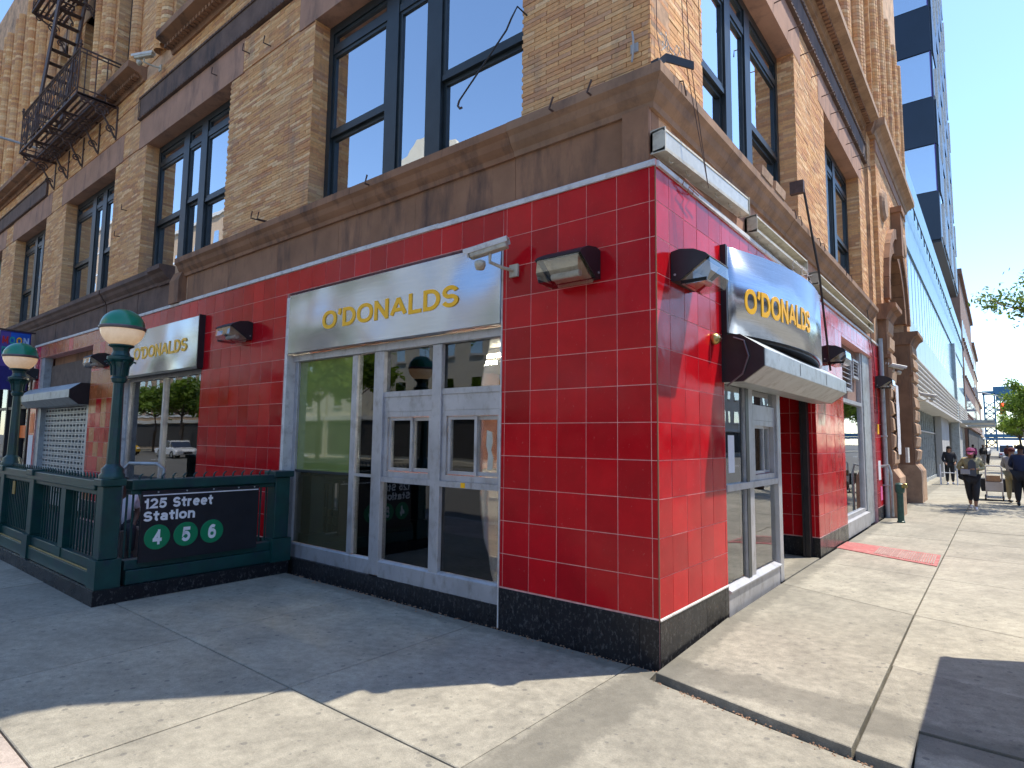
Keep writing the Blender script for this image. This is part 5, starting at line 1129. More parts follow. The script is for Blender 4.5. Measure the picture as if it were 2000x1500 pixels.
def person(label, loc, rz, J, cl, scale=1.0, fat=1.0, hair='hair', hat=None, skin_m='skin', long_hair=False, group=None, detail=1, sleeves='long', bare_ankle=False):
    """J: joint places in the person's own frame, facing -y; cl: (top, trousers, shoes)"""
    r = thing('person', label, 'person', loc, rz, group)
    Mx = Matrix.Translation(loc) @ Matrix.Rotation(rz, 4, 'Z') @ Matrix.Scale(scale, 4)
    d = dict(pel=(0, 0, .93), bel=(0, -.01, 1.08), che=(0, 0, 1.27), nek=(0, 0, 1.43), hd=(0, -.015, 1.53), top=(0, -.01, 1.68),
             sL=(.17, 0, 1.38), eL=(.22, .02, 1.11), wL=(.21, -.07, .87), sR=(-.17, 0, 1.38), eR=(-.22, .02, 1.11), wR=(-.21, -.07, .87),
             hL=(.09, 0, .88), kL=(.10, -.02, .48), aL=(.10, .02, .09), hR=(-.09, 0, .88), kR=(-.10, -.02, .48), aR=(-.10, .02, .09)); d.update(J)
    V = {k: Vector(v) for k, v in d.items()}
    names = ['pel', 'bel', 'che', 'nek', 'hd', 'top', 'sL', 'eL', 'wL', 'sR', 'eR', 'wR', 'hL', 'kL', 'aL', 'hR', 'kR', 'aR']
    vs = [V[n] for n in names]; ix = {n: i for i, n in enumerate(names)}
    ed = [('pel', 'bel'), ('bel', 'che'), ('che', 'nek'), ('nek', 'hd'), ('hd', 'top'), ('che', 'sL'), ('sL', 'eL'), ('eL', 'wL'), ('che', 'sR'), ('sR', 'eR'), ('eR', 'wR'), ('pel', 'hL'), ('hL', 'kL'), ('kL', 'aL'), ('pel', 'hR'), ('hR', 'kR'), ('kR', 'aR')]
    rad = dict(pel=.12 * fat, bel=.11 * fat, che=.125 * fat, nek=.05, hd=.082, top=.07, sL=.055, eL=.040, wL=.027, sR=.055, eR=.04, wR=.027, hL=.08 * fat, kL=.058 * fat, aL=.038, hR=.08 * fat, kR=.058 * fat, aR=.038)
    ed = [(ix[a], ix[b]) for a, b in ed]; ra = [rad[n] for n in names]
    # hands: palm, four unequal fingers and a thumb that leaves the side of the palm
    for sd_ in ('L', 'R'):
        w_, e_ = V['w' + sd_], V['e' + sd_]; dv = (w_ - e_).normalized(); dn = V.get('dh' + sd_, dv); dn = Vector(dn).normalized()
        side = dn.cross(Vector((0, 0, 1))); side = side.normalized() if side.length > .2 else Vector((0, 1, 0)); curl = dn.cross(side).normalized()
        if sd_ == 'R': side = -side
        p = w_ + dn * .075; i0 = len(vs); vs.append(p); ra.append(.030); ed.append((ix['w' + sd_], i0))
        if detail:
            for k, L in enumerate((.070, .078, .072, .056)):
                b_ = p + side * (.024 - .016 * k) + dn * .012; q = b_ + dn * L * .55; t_ = q + dn * L * .3 + curl * L * .35 * (1 if curl.z < 0 else -1)
                j = len(vs); vs += [q, t_]; ra += [.010, .008]; ed += [(i0, j), (j, j + 1)]
            j = len(vs); vs += [w_ + dn * .035 + side * .035, w_ + dn * .07 + side * .055]; ra += [.012, .009]; ed += [(i0, j), (j, j + 1)]
    skin('body', vs, ed, ra, skin_m, r, 1 if detail else 0, 0, Mx=Mx)
    # face
    hd = (V['hd'] + V['top']) / 2; fd = V.get('face', Vector((0, -1, -.05))).normalized(); sx = fd.cross(Vector((0, 0, 1))).normalized()
    TT = (lambda a, b, c: tuple(Mx @ Vector((a, b, c))), False)
    if detail:
        MB(TT).tube([hd + fd * .075, hd + fd * .105 - Vector((0, 0, .025))], [.009, .014], 7).build('nose', skin_m, r, smooth=True)
        for k in (-1, 1):
            MB(TT).lathe([(0, -.010), (.011, 0), (0, .010)], hd + fd * .080 + sx * .03 * k + Vector((0, 0, .012)), 8).build('eye', 'hair', r)
            MB(TT).lathe([(0, -.026), (.014, 0), (0, .026)], hd + sx * .082 * k, 8).build('ear', skin_m, r)
        MB(TT).tube([hd + fd * .080 + sx * -.02 - Vector((0, 0, .055)), hd + fd * .086 - Vector((0, 0, .057)), hd + fd * .080 + sx * .02 - Vector((0, 0, .055))], .006, 5).build('mouth', 'red_hair', r)
    # hair as a cap of many short locks over the skull
    hb = MB(TT); c = hd + Vector((0, 0, .02)) - fd * .015
    pr = [(.098 * math.cos(t_), .105 * math.sin(t_)) for t_ in [-.25 + (math.pi / 2 + .25) * k / 8 for k in range(9)]]
    if not hat or hat != 'none': hb.lathe(pr, c, 16)
    if long_hair: hb.tube([c + Vector((0, 0, .05)) - fd * .05, c - fd * .09 - Vector((0, 0, .08)), c - fd * .10 - Vector((0, 0, .26)), c - fd * .07 - Vector((0, 0, .38))], [.09, .095, .10, .05], 10)
    hb.build('hair', hair, r, smooth=True)
    if hat:
        cp_ = MB(TT); cp_.lathe([(.106 * math.cos(t_), .100 * math.sin(t_)) for t_ in [math.pi / 2 * k / 8 for k in range(9)]], hd + Vector((0, 0, .048)), 18)
        a = hd + Vector((0, 0, .052)); pts = [a + fd * .08 + sx * .085, a + fd * .17 + sx * .05 - Vector((0, 0, .02)), a + fd * .185 - Vector((0, 0, .022)), a + fd * .17 - sx * .05 - Vector((0, 0, .02)), a + fd * .08 - sx * .085]
        n = len(pts); cp_.add([tuple(q) for q in pts] + [tuple(q + Vector((0, 0, .010))) for q in pts], [tuple(reversed(range(n))), tuple(range(n, 2 * n))] + [(i, (i + 1) % n, n + (i + 1) % n, n + i) for i in range(n)])
        cp_.build('cap', hat, r, smooth=False)
    # clothes
    top, trs, sho = cl
    hip = V['pel'] - Vector((0, 0, .04)); up = [hip, V['bel'], V['che'], V['nek'] - Vector((0, 0, .035)), V['sL'], V['eL'], V['eL'].lerp(V['wL'], .85 if sleeves == 'long' else .05), V['sR'], V['eR'], V['eR'].lerp(V['wR'], .85 if sleeves == 'long' else .05)]
    if sleeves == 'short': up[5] = V['sL'].lerp(V['eL'], .5); up[8] = V['sR'].lerp(V['eR'], .5); up[6] = V['sL'].lerp(V['eL'], .75); up[9] = V['sR'].lerp(V['eR'], .75)
    skin('top', up, [(0, 1), (1, 2), (2, 3), (2, 4), (4, 5), (5, 6), (2, 7), (7, 8), (8, 9)], [.155 * fat, .15 * fat, .155 * fat, .062, .075, .062, .050, .075, .062, .05], top, r, 1 if detail else 0, 2, Mx=Mx)
    sh = .12 if bare_ankle else .03
    skin('trousers', [V['pel'], V['hL'], V['kL'], V['aL'] + (V['kL'] - V['aL']).normalized() * sh, V['hR'], V['kR'], V['aR'] + (V['kR'] - V['aR']).normalized() * sh], [(0, 1), (1, 2), (2, 3), (0, 4), (4, 5), (5, 6)], [.14 * fat, .10 * fat, .078 * fat, .055, .10 * fat, .078 * fat, .055], trs, r, 1 if detail else 0, 0, Mx=Mx)
    for k in 'LR':
        a = V['a' + k]; fdir = V.get('foot' + k, Vector((0, -1, 0))).normalized()
        skin('shoe', [a + Vector((0, 0, -.0)), a - fdir * .04 + Vector((0, 0, -.05)), a + fdir * .09 + Vector((0, 0, -.055)), a + fdir * .17 + Vector((0, 0, -.06))], [(0, 1), (0, 2), (2, 3)], [.045, .038, .042, .030], sho, r, 1 if detail else 0, 0, Mx=Mx)
    return r
Vv = Vector
wk = dict(kL=(.07, -.13, .50), aL=(.05, -.10, .10), kR=(-.06, .04, .48), aR=(-.05, .22, .13), eL=(.28, .06, 1.15), wL=(.10, -.20, 1.12), dhL=Vv((-1, -.3, .1)), eR=(-.30, .04, 1.14), wR=(-.17, -.18, 1.10), dhR=Vv((.9, -.5, .1)), face=Vv((-.1, -1, -.5)), hd=(0, -.04, 1.50), top=(0, -.06, 1.64))
p = person('person in a pink cap and camouflage jacket walking up the sunlit pavement looking down', (1.50, 15.0, .10), R(4), wk, ('camo', 'black_cloth', 'shoe_white'), scale=.92, fat=1.22, hat='cap_pink', skin_m='skin', bare_ankle=True)
TT = (lambda a, b, c: tuple(Matrix.Translation((1.5, 15, .1)) @ Matrix.Rotation(R(4), 4, 'Z') @ Matrix.Scale(.92, 4) @ Vector((a, b, c))), False)
MB(TT).prism([(-.085, .95), (.10, .93), (.09, 1.30), (.03, 1.38), (-.03, 1.38), (-.08, 1.30)], -.235, -.185, 'd').build('shirt_front', 'charcoal', p)
o = MB(TT).box(-.26, -.27, .98, -.04, -.20, 1.12).build('pouch', 'grey_cloth', p); soften(o, .02, 2)
# the pair beside the cart, seen from behind
bk_ = dict(eL=(.25, -.02, 1.13), wL=(.16, -.22, 1.05), eR=(-.25, -.02, 1.13), wR=(-.16, -.22, 1.05), hd=(0, -.05, 1.52), top=(0, -.08, 1.65))
person('person with reddish hair, pale top and khaki trousers leaning beside the cart', (2.33, 18.3, .10), R(160), bk_, ('grey_cloth', 'khaki', 'black_cloth'), scale=.93, fat=1.1, hair='red_hair', long_hair=False)
person('person in dark navy clothes and dark cap at the right edge by the cart', (2.52, 17.3, .10), R(175), bk_, ('navy_cloth', 'black_cloth', 'black_cloth'), scale=.98, fat=1.35, hair='hair', skin_m='skin_dark')
# walker user against the glass front
person('person with long dark hair in black standing with a walking frame at the glass front', (.42, 27.0, .10), R(10), dict(eL=(.24, -.05, 1.1), wL=(.18, -.25, .95), eR=(-.24, -.05, 1.1), wR=(-.18, -.25, .95), hd=(0, -.06, 1.5), top=(0, -.1, 1.63)), ('black_cloth', 'black_cloth', 'shoe_white'), scale=.95, fat=1.1, long_hair=True)
r = thing('walking_frame', 'pale metal walking frame held by the long haired person at the glass front', 'walking frame', (.40, 26.6, .1))
for x in (.12, .68):
    MB().tube([(x, 26.4, .1), (x, 26.45, .92), (x, 26.75, .92), (x, 26.85, .1)], .018, 7).build('side_frame', 'poster_white', r)
MB().tube([(.12, 26.45, .6), (.68, 26.45, .6)], .018, 7).build('cross_bar', 'poster_white', r)
r = thing('loaded_trolley', 'dark bundle of bags piled by the glass front behind the walking frame', 'bags', (1.0, 27.4, .1))
for k in range(6): o = MB().lathe([(.0, -.16), (.14, -.10), (.17, 0), (.12, .12), (.03, .16)], (.92 + random.uniform(-.12, .15), 27.3 + random.uniform(-.2, .2), .27 + .17 * k), 10).build('bag', random.choice(['black_cloth', 'grey_cloth', 'charcoal']), r, smooth=True)
# seated behind the railing
sit = dict(pel=(0, 0, .50), bel=(0, -.02, .66), che=(0, -.04, .86), nek=(0, -.07, 1.02), hd=(0, -.10, 1.11), top=(0, -.13, 1.25), sL=(.18, -.04, .96), eL=(.23, .02, .70), wL=(.18, -.20, .58), sR=(-.18, -.04, .96), eR=(-.23, .02, .70), wR=(-.18, -.20, .58),
           hL=(.10, -.02, .48), kL=(.13, -.42, .50), aL=(.13, -.40, .10), hR=(-.10, -.02, .48), kR=(-.13, -.42, .50), aR=(-.13, -.38, .10))
person('person in a white t-shirt and dark trousers seated behind the green railing', (-7.85, -1.02, -.02), R(75), sit, ('tee_white', 'black_cloth', 'black_cloth'), scale=.88, sleeves='short', skin_m='skin_dark')
# far pedestrians
far = [(1.0, 62, 'black_cloth', 'grey_cloth', 'far walker in a black top on the bright stretch of pavement', 0), (.35, 60, 'pink', 'black_cloth', 'far walker in magenta close to the building line', 180), (3.2, 66, 'pale_blue', 'denim', 'far walker in pale blue under the street trees', 0), (2.7, 70, 'red_hair', 'black_cloth', 'far walker in dark red under the street trees', 180), (3.7, 58, 'navy_cloth', 'black_cloth', 'far walker in navy nearest the trees', 10), (1.25, 62.6, 'tee_white', 'black_cloth', 'far walker in white beside the one in black', 0)]
for x, y, a, b, lab, rz in far:
    person(lab, (x, y, .1), R(rz), dict(kL=(.07, -.15, .5), aL=(.06, -.16, .1), kR=(-.06, .05, .48), aR=(-.05, .25, .14)), (a, b, 'black_cloth'), detail=0, group='far walkers on the sunlit pavement', skin_m='skin_dark')
# hand cart
r = thing('hand_cart', 'pale upright hand cart with a black bin standing on the sunlit pavement', 'cart', (1.9, 19.0, .1))
for x in (1.72, 2.10): MB().tube([(x, 18.9, .22), (x, 18.9, 1.08)], .020, 7).build('upright', 'cart_grey', r)
MB().tube([(1.72, 18.9, 1.08), (1.76, 18.9, 1.12), (2.06, 18.9, 1.12), (2.10, 18.9, 1.08)], .020, 7).build('handle', 'cart_grey', r); MB().tube([(1.72, 18.9, .98), (2.10, 18.9, .98)], .010, 6).build('cross_bar', 'cart_grey', r)
o = MB().box(1.70, 18.80, .38, 2.12, 18.86, .66).build('front_panel', 'cart_grey', r); soften(o, .02, 2); o = MB().prism([(1.60, .36), (2.42, .36), (2.50, .74), (1.54, .74)], 18.92, 19.5, 'd').build('bin', 'black_cloth', r); soften(o, .02, 2)
MB().box(1.68, 18.75, .17, 2.14, 19.4, .20).build('base', 'cart_grey', r); o = MB().box(1.74, 18.78, .67, 2.06, 18.90, .84).build('box', 'tan_stone', r)
for x in (1.69, 2.11):
    for y in (18.82, 19.35): MB().lathe([(0, -.02), (.07, -.018), (.075, 0), (.07, .018), (0, .02)], (x, y, .175), 14, 'x').build('wheel', 'tyre', r)

# ================================================================== beyond the corner building
g_ = thing('glass_building', 'long low pale blue glass building with white louvres over a recessed entrance front', 'building', (0, 20, 0))
def GBx(name, mat, s0, s1, z0, z1, d0, d1): return MB(FR).box(s0, d0, z0, s1, d1, z1).build(name, mat, g_)
Y0, Y1 = 17.95, 60.0
GBx('core', 'grey_wall', Y0, Y1, 3.3, 11.55, -12, -.35); GBx('core', 'grey_wall', Y0, Y1, 0, 3.3, -12, -3.2)
s = Y0; k = 0
while s < Y1 - 1:
    if not 44 < s < 45: GBx('spandrel_panel', 'spandrel_glass', s, s + 1.98, 4.62, 5.85, -.06, .0)
    for z0, z1 in ((8.35, 9.93), (9.95, 11.6)): GBx('glass_panel', 'upper_spandrel', s, s + 1.98, z0, z1, -.06, .0)
    GBx('glass_panel', 'pale_glass', s, s + 1.98, 5.87, 8.33, -.08, -.05); s += 2.0
s = Y0 + .4
while s < Y1: GBx('fin', 'navy_panel', s, s + .09, 5.87, 8.33, -.05, -.045); s += 1.15
GBx('pilaster', 'galvanised', 44.3, 45.2, 0, 8.4, -.3, .12)
for k in range(7):
    z = 3.42 + .175 * k; MB(FR).prism([(-.2, z), (.16, z + .02), (.16, z + .06), (-.2, z + .10)], Y0 + .05, 44.2).build('louvre', 'white_trim', g_); MB(FR).prism([(-.2, z), (.16, z + .02), (.16, z + .06), (-.2, z + .10)], 45.3, Y1).build('louvre', 'white_trim', g_)
GBx('louvre_back', 'grey_wall', Y0, Y1, 3.3, 4.6, -.35, -.22); GBx('canopy_soffit', 'white_trim', Y0, Y1, 3.22, 3.32, -3.2, .2)
for s_ in (20.5, 24, 28): MB(FR).lathe([(0, -.02), (.18, -.02), (.18, .0), (0, 0)], (s_, -.8, 3.22), 16).build('soffit_light', 'white_paint', g_)
s = Y0 + .1; 
while s < 44:
    GBx('mullion', 'galvanised', s, s + .07, .08, 3.22, -.62, -.5); GBx('pane', 'glass', s + .071, s + .95, .25, 2.3, -.57, -.56); GBx('pane', 'spandrel_glass', s + .071, s + .95, 2.36, 3.22, -.57, -.56); s += .96
GBx('entrance_rail', 'white_trim', Y0, 44, 2.30, 2.36, -.6, -.48); GBx('entrance_plinth', 'galvanised', Y0, 44, .02, .24, -.6, -.48); GBx('entrance_back', 'interior', Y0, 44, 0, 3.2, -3.2, -3.1)
GBx('wall_panel', 'grey_wall', 34, 40, .05, 3.2, -.48, -.2); GBx('wall_panel', 'grey_wall', 46, Y1, .05, 3.2, -.6, -.15); GBx('side_wall', 'grey_wall', Y0 - .2, Y0, 0, 11.6, -12, -.06)
# rail on the roof whose shadow falls on the glass
for s_ in [18 + 1.2 * k for k in range(35)]: MB(FR).tube([(s_, .15, 9.9), (s_ , .15, 9.55)], .02, 5).build('rail_bracket', 'black_metal', g_)
MB(FR).tube([(18, .15, 9.9), (59.5, .15, 9.9)], .02, 5).build('rail', 'black_metal', g_)
for s_, lab in ((47, 'near flat grey canopy standing out over the far pavement'), (56, 'far flat grey canopy standing out over the far pavement')):
    r = thing('canopy', lab, 'canopy', (.8, s_, 3.3)); MB(FR).box(s_, .0, 3.25, s_ + 5, 1.9, 3.45).build('roof', 'galvanised', r); MB(FR).box(s_, 1.901, 3.2, s_ + 5, 1.95, 3.5).build('edge', 'grey_wall', r)
tw = thing('tower', 'dark navy panelled high tower with scattered bright windows behind the glass building', 'building', (0, 47, 14))
def TB(name, mat, x0, x1, y0, y1, z0, z1): return MB().box(x0, y0, z0, x1, y1, z1).build(name, mat, tw)
TB('body', 'navy_panel', -16, -.05, 40.05, 58, 14.3, 60); TB('soffit', 'black_metal', -16, -.05, 40.06, 57.9, 14.15, 14.29); TB('podium', 'grey_wall', -12, -1.5, 42, 58, 11.6, 14.14)
# staggered panels and windows on the face toward the camera
fl = 3.05
for row in range(15):
    z = 14.3 + row * fl
    for c_ in range(8):
        x1 = -.06 - c_ * 1.95; x0 = x1 - 1.93; ph = (row + 0) % 2
        if c_ == 0:
            if ph: TB('window', 'tower_glass', x0, x1 - .1, 39.98, 40.04, z + .05, z + fl - .05); TB('window_jamb', 'violet', x1 - .099, x1 - .05, 39.98, 40.04, z, z + fl)
            else: TB('panel', 'navy_panel', x0, x1, 39.96, 40.04, z + .02, z + fl - .02)
        elif c_ in (1, 4, 6):
            if not ph: TB('window', 'tower_glass', x0 + .05, x1 - .05, 39.98, 40.04, z + .1, z + 1.15); TB('window', 'tower_glass', x0 + .05, x1 - .05, 39.98, 40.04, z + 1.25, z + 2.9)
            else: TB('panel', 'navy_panel', x0, x1, 39.965, 40.04, z + .02, z + fl - .02)
        else:
            if (row + c_) % 3 == 0: TB('window', 'tower_glass', x0 + .05, x1 - .05, 39.98, 40.04, z + .1, z + 2.9)
            else: TB('panel', 'navy_panel', x0, x1, 39.965, 40.04, z + .02, z + fl - .02)
    for k in range(9):
        y = 40.3 + k * 1.95
        if (row + k) % 3 == 0: TB('window', 'tower_glass', -.05, .0, y, y + 1.7, z + .2, z + 2.8); TB('window_surround', 'white_trim', -.049, .09, y + 1.701, y + 1.73, z + .15, z + 2.85)
        else: TB('panel', 'navy_panel', -.05, .04, y, y + 1.8, z + .05, z + fl - .05)
def block_building(name, label, x0, x1, y0, y1, z1, wall_m, faces, fl_=3.4, bay=2.6, win=(1.1, 1.7), trim='white_trim', parapet=.5, z0=0.0, stripe=None, gable=False, base_m='interior_dark'):
    r = thing(name, label, 'building', ((x0 + x1) / 2, (y0 + y1) / 2, 0))
    MB().box(x0, y0, z0 - .2, x1, y1, z1).build('wall', wall_m, r)
    MB().box(x0 - .25, y0 - .25, z1 - .45, x1 + .25, y1 + .25, z1).build('cornice', trim, r)
    for f in faces:
        T, a, b = {'S': ((lambda s, d, z: (s, y0 - d, z), True), x0, x1), 'N': ((lambda s, d, z: (s, y1 + d, z), False), x0, x1), 'E': ((lambda s, d, z: (x1 + d, s, z), True), y0, y1), 'W': ((lambda s, d, z: (x0 - d, s, z), False), y0, y1)}[f]
        MB(T).box(a + .3, .005, z0 + .3, b - .3, .08, z0 + 3.2).build('shop_front', base_m, r); MB(T).box(a, .01, z0 + 3.3, b, .25, z0 + 3.7).build('fascia', trim, r)
        nb_ = int((b - a - 1) / bay); wm = None
        for i in range(nb_):
            s = a + .8 + i * (b - a - 1.6) / max(1, nb_) + .3
            for k in range(int((z1 - z0 - 4.4) / fl_)):
                z = z0 + 4.6 + k * fl_
                if wm is None: m_ = MB(); m_.T, m_.flip = T; m_.box(s, .004, z, s + win[0], .05, z + win[1]); wm = m_.mesh('window', 'tower_glass'); wp = (s, z); fm = MB(); fm.T, fm.flip = T; fm.box(s - .12, .003, z - .15, s + win[0] + .12, .14, z - .001); fm = fm.mesh('sill', trim)
                o = bpy.data.objects.new('window', wm); col.objects.link(o); o.parent = r; o.matrix_parent_inverse = r.matrix_world.inverted()
                of = Vector(T[0](s, 0, z)) - Vector(T[0](wp[0], 0, wp[1])); o.location = of
                q = bpy.data.objects.new('sill', fm); col.objects.link(q); q.parent = o
        if stripe:
            for k in range(int((z1 - z0 - 4) / fl_)): MB(T).box(a, .003, z0 + 4.1 + k * fl_, b, .06, z0 + 4.35 + k * fl_).build('band', stripe, r)
    if gable:
        c = (x0 + x1) / 2; MB((lambda s, d, z: (s, y1 + d, z), False)).prism([(c - 4, z1), (c + 4, z1), (c + 3.4, z1 + 1.1), (c + 2.2, z1 + 1.3), (c + 1.2, z1 + 2.5), (c - 1.2, z1 + 2.5), (c - 2.2, z1 + 1.3), (c - 3.4, z1 + 1.1)], -.4, .02, 'd').build('gable', wall_m, r)
    return r
block_building('brick_block', 'tall reddish brown block beyond the dark tower on the left side of the street', -14, -.02, 62, 92, 17.5, 'brown_wall', 'SE', trim='brown_wall')
block_building('brick_block', 'narrow grey brown block with stepped top further along the street', -14, -.02, 93, 112, 15.0, 'tan_wall', 'SE', trim='brown_wall')
block_building('brick_block', 'lower dark block last along the street before the blue bridge', -14, -.4, 114, 150, 9.5, 'brown_wall', 'SE', trim='tan_wall')
block_building('brick_block', 'far small block at the end of the left building line', -14, -.8, 152, 200, 7.5, 'grey_wall', 'SE')
# across both streets: what the glass and the tiles mirror
block_building('cream_building', 'cream building with a curved gable across the street, mirrored in the big corner panes', -46, -22, -42, -28, 24.5, 'cream_wall', 'NE', gable=True, base_m='interior_dark')
block_building('shop_row', 'pale shop row with dark awnings across the street, mirrored in the green pane', -64, -46.3, -42, -28, 12, 'cream_wall', 'N')
block_building('brick_building', 'tan brick building with white bands down the street, mirrored in the far upper panes', -104, -66, -44, -28, 29, 'tan_wall', 'N', stripe='white_paint')
block_building('brick_building', 'farther tan brick building with white bands down the street', -150, -106, -44, -28, 36, 'tan_wall', 'N', stripe='white_paint')
block_building('corner_store', 'low cream shop row straight across the street mirrored in the front doors', -21.5, 12, -38, -28, 9, 'cream_wall', 'NE', fl_=3.2)
block_building('glass_tower', 'blue glass tower far across the street mirrored in the corner panes', -62, -40, -100, -80, 62, 'navy_panel', 'N', win=(1.9, 2.6), bay=2.2)
block_building('red_brick_row', 'red brick row across the sunny street, mirrored in the doorway glass', 28, 40, -14, 30, 15, 'red_wall', 'W')
block_building('pale_row', 'pale stone row further up across the sunny street', 28, 40, 32, 110, 13, 'cream_wall', 'WS')
block_building('grey_block', 'grey block on the far side corner behind the viewer', 28, 48, -60, -28, 20, 'grey_wall', 'NW')
# ---- blue steel bridge
Bq = thing('lift_bridge', 'blue steel truss bridge tower with an arched portal closing the street', 'bridge', (7, 250, 0))
def QB(name, x0, x1, z0, z1, y0=250, y1=252): return MB().box(x0, y0, z0, x1, y1, z1).build(name, 'blue_steel', Bq)
for xa, xb in ((-1.3, 1.9), (14.5, 17.7)):
    QB('tower_leg', xa, xa + .45, -1, 19); QB('tower_leg', xb - .45, xb, -1, 19)
    for k in range(8):
        z = 1 + k * 1.9
        for a, b in ((xa + .3, xb - .3), (xb - .3, xa + .3)): MB().tube([(a, 251, z), (b, 251, z + 1.9)], .16, 5).build('lattice', 'blue_steel', Bq)
        QB('strut', xa + .46, xb - .46, z - .1, z + .12, 250.4, 251.6)
QB('top_beam', -1.5, 18, 18.6, 19.8); QB('upper_beam', 1.4, 15.5, 19.81, 21.2); QB('lower_beam', 1.95, 14.4, 13.2, 13.9); QB('mid_beam', 1.95, 14.4, 16.6, 17.0)
for k in range(6):
    x = 2 + k * 2.05
    for a, b in ((x, x + 2.05), (x + 2.05, x)): MB().tube([(a, 251, 13.9), (b, 251, 16.6)], .16, 5).build('lattice', 'blue_steel', Bq)
    QB('panel', x + .05, x + 2.0, 17.02, 18.58, 250.6, 251.4)
MB().tube([(2.0 + 12.4 * k / 14, 251, 9.2 + 3.2 * math.sin(math.pi * k / 14)) for k in range(15)], .25, 6).build('arch', 'blue_steel', Bq)
for x in (3.3, 12.8): QB('hanger', x, x + .3, 4, 13.2)
QB('deck', -30, 60, 4.6, 5.6, 248, 258); QB('deck_edge', -30, 60, 3.6, 4.4, 247.9, 248.3)
# ---- street lamp arm and signals over the far crossing
r = thing('street_light', 'curved grey street light arm over the far pavement', 'street light', (3.9, 70, 0)); MB().tube([(4.1, 70, .05), (4.0, 70, 5.5), (3.2, 70, 7.0), (1.3, 70, 7.8)][:2] , [.11, .08], 8).build('pole', 'galvanised', r)
MB().tube([(4.0, 70, 5.2), (3.2, 70, 5.9), (2.2, 70, 6.5), (1.0, 70, 6.9)], .06, 8).build('arm', 'galvanised', r); MB().lathe([(0, -.1), (.2, -.05), (.2, .05), (0, .08)], (.9, 70, 6.9), 12).build('head', 'galvanised', r)
r = thing('traffic_signal', 'small orange-red traffic signal beyond the street light arm', 'traffic signal', (2.6, 78, 0)); MB().tube([(4.2, 78, .05), (4.2, 78, 6.2), (2.6, 78, 6.3)], .08, 8).build('pole', 'galvanised', r)
for k in range(3): MB().box(2.35 + .0, 77.8, 5.1 + .4 * k, 2.85, 78.2, 5.48 + .4 * k).build('housing', 'orange', r); MB().lathe([(0, -.03), (.14, 0)], (2.6, 77.78, 5.29 + .4 * k), 10, 'y').build('lens', 'red_lamp' if k == 2 else 'black_metal', r)
# ---- trees
def tree(x, y, H_, crown_r, label, nleaf=9000, seed=1, mat_='leaves', leaf=.11, c0=.38, group=None, bias=(0, 0)):
    rnd = random.Random(seed); r = thing('street_tree', label, 'tree', (x, y, 0), group=group); tips = []
    tr = MB(); tr.tube([(x, y, -.1), (x + .04, y, H_ * .25), (x - .03, y + .05, H_ * c0)], [.16, .12, .10], 9); 
    base = Vector((x - .03, y + .05, H_ * c0)); lm = MB()
    for k in range(9):
        a = k * 2.4 + rnd.uniform(-.3, .3); el = rnd.uniform(.25, 1.1); L = crown_r * rnd.uniform(.75, 1.05)
        d = Vector((math.cos(a) * math.cos(el) + bias[0] * .3, math.sin(a) * math.cos(el) + bias[1] * .3, math.sin(el))); p1 = base + d * L * .45 + Vector((0, 0, .1 * k * H_ * .05)); p2 = p1 + (d + Vector((rnd.uniform(-.3, .3), rnd.uniform(-.3, .3), .25))) * L * .5
        lm.tube([base + Vector((0, 0, -.1)), p1, p2], [.06, .04, .012], 6); tips += [p1.lerp(p2, .4), p2]
        for j in range(4):
            q = p1.lerp(p2, rnd.random()); e = q + Vector((rnd.uniform(-1, 1), rnd.uniform(-1, 1), rnd.uniform(-.35, .6))) * L * .36; lm.tube([q, e], [.02, .006], 5); tips += [e, q.lerp(e, .6)]
    top = base + Vector((0, 0, H_ * (1 - c0) * .8)); lm.tube([base, base.lerp(top, .5), top], [.08, .05, .012], 6); tips.append(top)
    tr.build('trunk', 'bark', r, smooth=True); lm.build('limbs', 'bark', r)
    vs = []; fs = []; tone = []
    clump = [(t_, rnd.uniform(.25, .6) * crown_r * .42, rnd.random()) for t_ in tips]
    for k in range(nleaf):
        t_, s_, tn = clump[rnd.randrange(len(clump))]
        c = t_ + Vector((rnd.gauss(0, 1), rnd.gauss(0, 1), rnd.gauss(0, .7))) * s_ * .55
        n = Vector((rnd.gauss(0, 1), rnd.gauss(0, 1), rnd.gauss(.6, 1))).normalized(); u = n.orthogonal().normalized(); u.rotate(Matrix.Rotation(rnd.random() * 6.28, 3, n)); v = n.cross(u); l = leaf * rnd.uniform(.6, 1.3)
        i = len(vs); vs += [tuple(c - u * l), tuple(c - v * l * .45), tuple(c + u * l), tuple(c + v * l * .45)]; fs.append((i, i + 1, i + 2, i + 3)); tone.append(min(.999, max(.001, tn * .6 + rnd.random() * .4)))
    mb = MB(); mb.v = vs; mb.f = fs; mb.a = tone; o = mb.build('crown', mat_, r)
    return r
tg = 'street trees along the sunlit pavement'
tree(4.5, 18.0, 9.6, 2.2, 'near street tree whose sparse upper twigs reach in at the right edge of the sky', 9000, 3, leaf=.07, group=tg, bias=(-.3, 0), c0=.5)
tree(4.35, 31, 7.6, 1.9, 'second street tree with yellow green leaves at the right edge', 14000, 5, leaf=.075, group=tg)
tree(4.3, 44, 7.2, 2.3, 'third street tree, a full bright green crown above the cart', 18000, 6, leaf=.085, group=tg)
tree(4.1, 60, 7.0, 2.3, 'fourth street tree in the row, seen behind the bright green crown', 6000, 8, leaf=.13, group=tg)
tree(4.1, 90, 7.2, 2.6, 'farthest street tree before the bridge', 4000, 9, leaf=.16, group=tg)
gg = 'green trees across the street mirrored in the shop glass'
ordn = ['first', 'second', 'third', 'fourth', 'fifth', 'sixth', 'seventh', 'eighth', 'ninth', 'tenth', 'eleventh']
